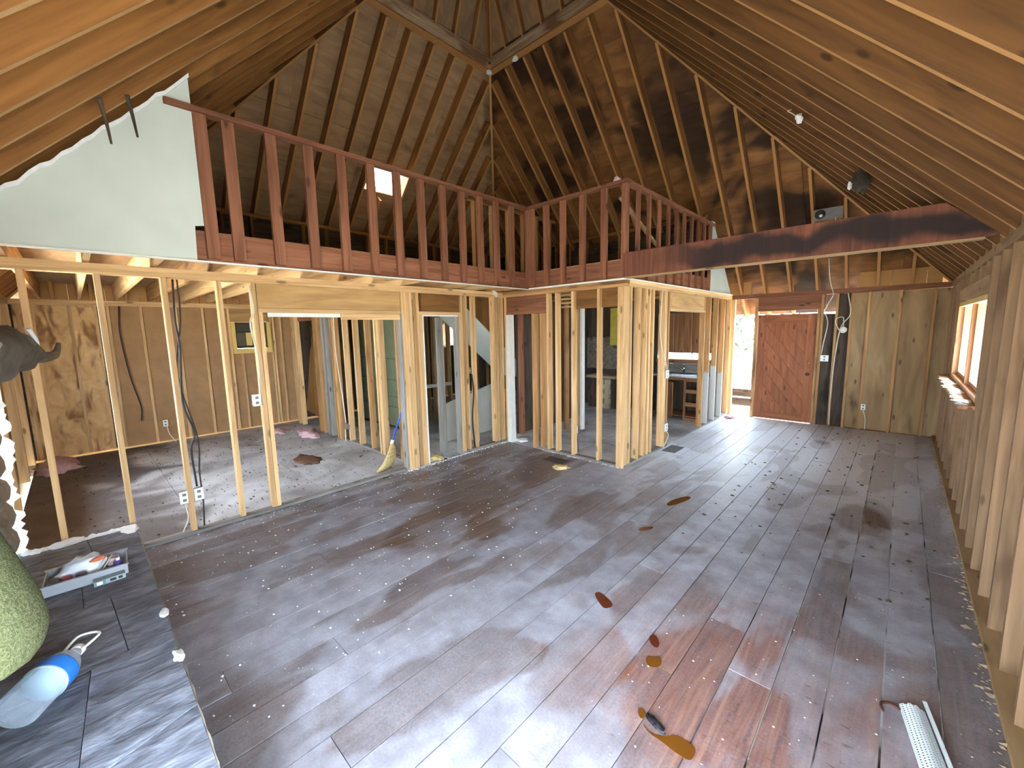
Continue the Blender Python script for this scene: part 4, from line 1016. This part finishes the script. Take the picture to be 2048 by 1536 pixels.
box('side_lip', (0, -.003, .0), (NL*CW, -.0005, .013), GWH, gg, 0)
bk = empty('brown_strap', (.09, 2.50, .004), label='rusty curled bracket at the end of the gutter guard', cat='bracket')
tube('hook', [(-.02,-.04,.006),(-.03,.0,.006),(0,.03,.006),(.035,.02,.006)], .006, flat('rust', c(84,46,36), .7), bk, 6); tube('tail', [(.035,.02,.006),(.06,.03,.006)], .005, flat('rust2', c(84,46,36), .7), bk, 6)
# broom
br = empty('broom', (-4.98, 2.78, 0), label='straw broom with blue handle leaning by the opening', cat='broom')
STRAW = wood('straw', c(176,152,96), c(222,200,146), .1, grain=(90,90,2), knots=False)
tube('handle', [(.0,.075,.36),(.13,.255,.98)], .0125, flat('blue_handle', c(58,92,196), .35), br, 12)
tube('collar', [(-.004,.068,.335),(.006,.083,.385)], .021, WPLAS, br, 12)
bm = bmesh.new(); NS = 14; prof = [(0,.34,.026,.024),(.0,.27,.062,.032),(-.02,.18,.10,.040),(-.06,.09,.135,.046),(-.12,.012,.16,.050)]
rings = []
for off_, z, wv, tv in prof: rings.append([bm.verts.new((wv*math.cos(2*math.pi*k/NS)*.5+off_*.55, .070+wv*math.cos(2*math.pi*k/NS)*.85+off_*.9, z+tv*.6*math.sin(2*math.pi*k/NS)+.02)) if False else bm.verts.new((-.3*wv*math.cos(2*math.pi*k/NS)+off_*.1+tv*math.sin(2*math.pi*k/NS)*.9, .07+wv*math.cos(2*math.pi*k/NS)+off_, max(.004, z+.12*wv*math.cos(2*math.pi*k/NS)))) for k in range(NS)])
for a, b in zip(rings, rings[1:]):
    for k in range(NS): bm.faces.new((a[k], a[(k+1) % NS], b[(k+1) % NS], b[k]))
bm.faces.new(rings[0][::-1]); bm.faces.new(rings[-1])
me = bpy.data.meshes.new('bristles'); bm.to_mesh(me); bm.free(); bri = obj('bristles', me, STRAW, br, True)
for z, wv in ((.265,.066),(.22,.085),(.175,.104)):
    off_ = -.0 if z > .25 else (-.01 if z > .2 else -.02)
    stt = tube('stitching', [(-.3*wv*math.cos(a)+off_*.1+.042*math.sin(a), .07+wv*math.cos(a)+off_, z+.12*wv*math.cos(a)) for a in [2*math.pi*k/12 for k in range(13)]], .0025, flat('stitch', c(150,120,60), .8), br, 5, 3); under(stt, bri)
# floor registers
for (p, q, rz, lab) in (((-3.44, 4.51, .001), (.34, .20), .0, 'dark floor register in front of the kitchen stud wall'), ((-2.40, 6.08, .001), (.20, .38), .0, 'brown floor register on the planks by the kitchen side wall')):
    fr = empty('floor_register', p, rz, label=lab, cat='floor vent')
    box('frame', (-q[0]/2,-q[1]/2,0), (q[0]/2,q[1]/2,.005), flat('register_'+str(len(lab)), c(92,84,80), .5), fr)
    lng = 0 if q[0] > q[1] else 1
    for k in range(6):
        t = -.4+.16*k
        if lng == 0: box('slat', (-q[0]*.44, q[1]*t-.006, .0052), (q[0]*.44, q[1]*t+.006, .009), BLACKM, fr, 0)
        else: box('slat', (q[0]*t-.006, -q[1]*.44, .0052), (q[0]*t+.006, q[1]*.44, .009), BLACKM, fr, 1)
# debris clumps
for (loc, size, m_, sd_, nm, lab, cat) in (
    ((-3.20, 4.30, .0), (.10,.10,.04), YFOAM, 3, 'debris_pile', 'small cream debris pile on the planks near the dark floor register', 'debris'),
    ((-7.85, 2.80, .0), (.30,.14,.10), PINK, 5, 'insulation_tuft', 'pink insulation heap on the left room floor by the bath wall', 'insulation'),
    ((-8.55, 2.55, .0), (.26,.12,.05), PINK, 6, 'insulation_tuft', 'flat pinkish insulation scrap in the far corner of the left room', 'insulation'),
    ((-2.40, 8.95, .0), (.09,.15,.05), PINK, 7, 'insulation_tuft', 'pink insulation bits at the threshold beside the entrance gap', 'insulation'),
    ((-8.7, -.35, .0), (.35,.22,.14), PINK, 8, 'insulation_tuft', 'dull pink insulation heap at the far left of the left room', 'insulation'),
    ((-4.86, 3.48, .0), (.14,.10,.05), YFOAM, 9, 'debris_pile', 'yellowish debris heap inside the narrow doorway', 'debris'),
    ((-4.55, 5.0, .0), (.14,.10,.03), PAPER, 10, 'debris_pile', 'white plaster debris heap in the narrow kitchen doorway', 'debris'),
    ((-6.3, 2.2, .004), (.28,.14,.012), flat('brown_litter', c(110,78,58), .95), 11, 'debris_pile', 'flat brown litter patch on the grey left room floor', 'debris')):
    blob(nm, loc, size, m_, None, 3, .6, 3.2, sd_, label=lab, cat=cat)
# crumbs of plaster and dirt: far too many to count
def crumbs(name, n, area, size, mat, seed, lab, dens=None):
    r = random.Random(seed); vs = []; fs = []
    k = 0
    while k < n:
        xx, yy = area(r)
        s = size*(.4+r.random()**3*1.6); a = r.random()*6.28; h = s*.5
        z0_ = .002
        b0 = len(vs)
        for j in range(4):
            an = a+j*1.57+r.uniform(-.3,.3); vs.append((xx+s*math.cos(an), yy+s*math.sin(an)*.7, z0_))
        vs.append((xx+r.uniform(-.3,.3)*s, yy+r.uniform(-.3,.3)*s, z0_+h))
        fs += [(b0,b0+1,b0+4),(b0+1,b0+2,b0+4),(b0+2,b0+3,b0+4),(b0+3,b0,b0+4),(b0+3,b0+2,b0+1,b0)]; k += 1
    me = bpy.data.meshes.new(name); me.from_pydata(vs, [], fs); me.update()
    obj(name, me, mat, None, label=lab, cat='debris', kind='stuff')
def near_left(r):
    d = r.random()**2.2*2.6; return (XL+.03+d, r.uniform(.25, YI-.05))
crumbs('plaster_crumbs', 1500, near_left, .0065, PAPER, 1, 'white plaster crumbs scattered on the planks')
crumbs('plaster_dust_line', 500, lambda r: (XL+.02+abs(r.gauss(0,.03)), r.uniform(2.9, YI)), .012, PAPER, 2, 'white plaster line along the foot of the left partition')
crumbs('plaster_grit', 260, lambda r: (r.uniform(-1.0, .36), r.uniform(1.4, 3.6)), .0035, PAPER, 3, 'white grit sprinkled on the right front planks')
crumbs('dirt_flecks', 700, lambda r: (r.uniform(XB+.2, XL-.15), r.uniform(-.4, 3.0)), .012, flat('dirt', c(70,56,46), .95), 4, 'dark dirt flecks on the left room floor')
crumbs('leaf_bits', 240, lambda r: (r.uniform(-1.4, .36), r.uniform(3.5, 8.8)), .014, flat('leafbits', c(74,62,44), .95), 5, 'dark leaf bits on the far planks')
crumbs('wall_foot_rubble', 420, lambda r: (XR-.02-abs(r.gauss(0,.03)), r.uniform(1.8, YD)), .014, flat('rubble', c(150,132,108), .95), 6, 'crumbled rubble along the foot of the right wall')
crumbs('plate_rubble', 260, lambda r: (r.uniform(-3.9, XP), YI-.01-abs(r.gauss(0,.02))), .010, PAPER, 7, 'plaster rubble along the foot of the kitchen wall')
crumbs('hearth_grit', 1, lambda r: (-3.3, .25), .01, PAPER, 8, 'plaster bits beside the hearth edge') if False else None

# ================================================================== ELECTRICAL BITS
def outlet(loc, nx, lab, w_=.07, h_=.115, col=WPLAS, d_=.05):
    """box with cover plate; nx = outward direction (world axis vector)"""
    e = empty('outlet_box', loc, math.atan2(nx[1], nx[0]), label=lab, cat='outlet')
    box('housing', (-d_, -w_*.45, -h_*.45), (0, w_*.45, h_*.45), GREYM, e, 2); cv = box('cover', (.0005, -w_/2, -h_/2), (.006, w_/2, h_/2), col, e, 2)
    for z in (-.026, .026): under(box('socket', (.0062, -.014, z-.012), (.0085, .014, z+.012), flat('socket_grey', c(120,116,110), .5) if 'socket_grey' not in bpy.data.materials else bpy.data.materials['socket_grey'], e, 2), cv)
    return e
outlet((XL-.02, .555, .37), (1,0,0), 'white outlet plate on the near side of the third partition stud')
outlet((XL-.02, .665, .372), (1,0,0), 'white outlet box on the far side of the third partition stud')
outlet((XL-.03, 1.225, 1.19), (1,0,0), 'white switch plate beside the opening double stud', .075, .12)
outlet((XB+.03, .965, .35), (1,0,0), 'small outlet low on the back wall of the left room')
outlet((-6.78, 3.06, .27), (0,-1,0), 'metal outlet box low on the bath wall studs', .16, .09, GREYM)
outlet((XP+.01, 6.10, 1.135), (1,0,0), 'pale switch box on the kitchen side wall at counter height', .11, .12)
outlet((XP+.01, 6.12, .31), (1,0,0), 'pale outlet box low on the kitchen side wall', .11, .12)
outlet((XP-.045, 4.92, 1.215), (0,1,0) if False else (1,0,0), 'white switch plate beside the kitchen corner post', .07, .11)
outlet((-3.42, 5.0, .36), (0,-1,0), 'small white outlet hanging on a cable behind the kitchen wall studs', .05, .11)
outlet((XL-.10, 4.13, 1.24), (1,0,0), 'white switch box past the narrow doorway', .06, .09)
outlet((-.98, YD-.006, 1.225), (0,-1,0), 'white double switch plate right of the entrance door', .12, .11)
outlet((-.39, YD-.006, .40), (0,-1,0), 'white outlet low on the far wall', .06, .10)
def cable(pts, r, m_, lab, nm='cable'): tube(nm, pts, r, m_, None, 6, 6, label=lab, cat='cable')
cable([(XL+.012,1.245,2.33),(XL+.015,1.262,2.09),(XL+.02,1.222,1.95),(XL+.01,1.262,1.60),(XL+.004,1.245,1.25)], .008, WCABLE, 'white cable hanging down to the switch plate')
cable([(XL-.10,.677,2.36),(XL-.10,.66,2.0),(XL-.10,.67,1.73),(XL-.10,.64,1.26),(XL-.10,.70,.95),(XL-.10,.66,.79),(XL-.08,.665,.43)], .009, BCABLE, 'thick black cable along the third partition stud')
cable([(XL-.11,.71,2.36),(XL-.12,.70,2.0),(XL-.12,.63,1.5),(XL-.12,.72,.9),(XL-.10,.70,.55),(XL-.08,.70,.30),(XL-.05,.68,.04)], .007, BCABLE, 'thin black cable twisting to the floor by the third stud')
cable([(XL+.005,.55,.31),(XL+.01,.56,.18),(XL+.02,.51,.06)], .005, WCABLE, 'short white wire curling from the third stud outlet to the floor')
cable([(XB+.04,.98,.30),(XB+.06,1.0,.15),(XB+.1,1.07,.01)], .008, WCABLE, 'white wire trailing from the back wall outlet')
cable([(XB+.02,.58,2.36),(XB+.03,.55,1.9),(XB+.03,.60,1.2),(XB+.03,.68,.7),(XB+.03,.66,.45)], .010, BCABLE, 'dark cable hanging on the back wall of the left room')
cable([(-7.0,3.06,2.3),(-6.98,3.05,1.5),(-6.86,3.05,.8),(-6.80,3.05,.33)], .009, WCABLE, 'tan cable running down a bath wall stud')
cable([(-6.84,3.05,.22),(-6.83,3.04,.1),(-6.80,3.03,.012)], .007, WCABLE, 'white wire end below the bath wall outlet')
cable([(XP+.012,5.86,2.36),(XP+.02,5.80,2.0),(XP+.014,5.85,1.6),(XP+.01,6.06,1.3),(XP+.012,6.08,1.2)], .007, WCABLE, 'white cable swinging down to the kitchen switch box')
cable([(XP+.012,6.14,.25),(XP+.015,6.2,.15),(XP+.01,6.02,.01)], .007, WCABLE, 'white wire curling below the low kitchen outlet')
cable([(-3.43,5.02,.30),(-3.42,5.03,.15),(-3.41,5.03,.01)], .006, BCABLE, 'dark wire under the hanging kitchen outlet')
cable([(XL-.03,4.12,1.19),(XL-.03,4.15,.9),(XL-.03,4.11,.5),(XL-.03,4.14,.04)], .012, BCABLE, 'dark cable down the stud bay past the narrow doorway')
cable([(-.72,YD-.01,2.36),(-.67,YD-.012,2.0),(-.78,YD-.01,1.78),(-.83,YD-.02,1.3),(-.845,YD-.01,.8),(-.85,YD-.01,.4),(-.84,YD-.01,.03)], .008, WCABLE, 'long white cable running down the far wall right of the door')
cable([(-.92,YD-.008,2.34),(-1.02,YD-.01,2.08),(-.97,YD-.012,1.85),(-1.01,YD-.01,1.5),(-1.03,YD-.01,1.29)], .007, WCABLE, 'white cable from above the door to its switch plate')
cable([(-.80,YD-.055,1.72),(-.86,YD-.055,1.90),(-.76,YD-.06,1.95),(-.745,YD-.055,1.79)], .007, WCABLE, 'loop of white cable around the round junction box')
cable([(-.385,YD-.012,.35),(-.35,YD-.015,.2),(-.345,YD-.012,.01)], .007, WCABLE, 'white wire below the low far wall outlet')
cable([(-1.0,YD-.25,2.95),(-.98,YD-.06,2.6),(-.92,YD-.012,2.36)], .006, WCABLE, 'thin white cable dropping from the roof above the door')
jb = empty('junction_box', (-.745, YD-.012, 1.73), label='round white junction box on the far wall cable', cat='junction box'); k_ = lathe('cup', [(.04,0),(.055,.015),(.055,.03),(.02,.034)], WCABLE, jb, 16); k_.rotation_euler = (math.pi/2,0,0); k2 = lathe('nub', [(.015,.035),(.015,.05),(.008,.052)], WPLAS, jb, 10); k2.rotation_euler = (math.pi/2,0,0)
tube('conduit', [(XP-.12,6.1,1.42),(XP-.12,6.1,2.03)], .02, WPLAS, wk, 10, label='white conduit sleeve'); tube('conduit', [(XP-.12,6.1,2.031),(XP-.12,6.1,2.36)], .007, WCABLE, wk, 6)
# speaker box and hanging nest under the roof
sp = empty('speaker_box', (-.955, 8.10, 3.43), label='old metal box with round dark speaker hung under the far roof', cat='speaker')
box('case', (-.178,0,0), (.178,.12,.16), GREYM, sp, 0)
cn = k_ = lathe('cone', [(.068,0),(.066,.012),(.04,.002),(.025,.0)], BLACKM, sp, 24); k_.rotation_euler = (math.pi/2,0,0); k_.location = (-.095,-.001,.08)
k_ = lathe('dust_cap', [(.025,0),(.02,.01),(.006,.014)], WPLAS, sp, 16); k_.rotation_euler = (math.pi/2,0,0); k_.location = (-.085,-.013,.06); under(k_, cn)
box('bracket', (-.178,.0,-.02), (.178,.02,-.002), TANB, sp, 0); tube('support_wire', [(.10,-.006,.0),(.10,-.006,-.14)], .005, WPLAS, sp, 6)
hn = empty('hanging_nest', (-.42, 5.75, 3.26), label='dark torn paper clump hanging from the right roof slope', cat='debris')
blob('clump', (0,0,.03), (.07,.22,.10), flat('dark_paper', c(62,54,44), .95, .3, 14, bumps=.8), hn, 3, .5, 2.5, 6, False); blob('pale_scrap', (-.08,-.12,-.02), (.02,.03,.04), PAPER, hn, 2, .4, 3, 2, False)
hw = empty('hanging_wire_tuft', (-.85, 4.9, 3.74), label='small pale wire tuft poking from the right roof slope', cat='debris')
blob('tuft', (0,0,.02), (.03,.06,.04), PAPER, hw, 2, .5, 3, 4, False); tube('wire', [(0,0,.02),(-.05,-.06,.06),(-.09,-.04,.10),(-.07,.0,.12)], .004, WCABLE, hw, 6)
for k, (p, lab) in enumerate((((-3.80, .42, 3.42), 'long dark bark strip hanging over the drywall sheet'), ((-3.62, .27, 3.28), 'shorter dark bark strip beside the torn roof edge'))):
    tube('bark_strip', [p, (p[0]-.05, p[1]+.02, p[2]-.10), (p[0]-.03, p[1]+.03, p[2]-.24)], [.014,.006], DARKB, None, 6, label=lab, cat='bark strip')

# ================================================================== TREES OUTSIDE
def tree(x, y, h, r_, seed, lab):
    e = empty('tree', (x, y, -.6), label=lab, cat='tree', group='trees outside the door gap')
    rr = random.Random(seed)
    tube('trunk', [(0,0,0),(.05*rr.random(),.05,h*.5),(.1*rr.random(),0,h)], [r_, r_*.4], BARK, e, 8)
    for k in range(5):
        z = h*(.35+.12*k); a = rr.random()*6.28; tube('branch', [(0,0,z),(math.cos(a)*.6,math.sin(a)*.6,z+.4),(math.cos(a)*1.1,math.sin(a)*1.1,z+.9)], [r_*.35, r_*.1], BARK, e, 6)
    vs = []; fs = []
    for k in range(260):
        a = rr.random()*6.28; rad = 1.3*rr.random()**.6; z = h*(.25+.75*rr.random()); s = .07+.06*rr.random()
        ce = Vector((rad*math.cos(a), rad*math.sin(a), z)); d1_ = Vector((rr.uniform(-1,1),rr.uniform(-1,1),rr.uniform(-1,1))).normalized(); d2_ = d1_.cross(Vector((rr.uniform(-1,1),rr.uniform(-1,1),1))).normalized()
        b0 = len(vs); vs += [ce-d1_*s, ce+d2_*s*.5, ce+d1_*s, ce-d2_*s*.5]; fs.append((b0,b0+1,b0+2,b0+3))
    me = bpy.data.meshes.new('foliage'); me.from_pydata(vs, [], fs); me.update(); obj('foliage', me, LEAF, e, kind='stuff')
for k, (x, y, h, r_, lab) in enumerate(((-3.9, 14.0, 5, .07, 'slender leafy tree nearest the door gap'), (-4.8, 16.5, 6, .10, 'thicker tree behind the slender one outside the door gap'), (-3.4, 18.5, 7, .09, 'farthest tree seen through the door gap'))): tree(x, y, h, r_, 20+k, lab)
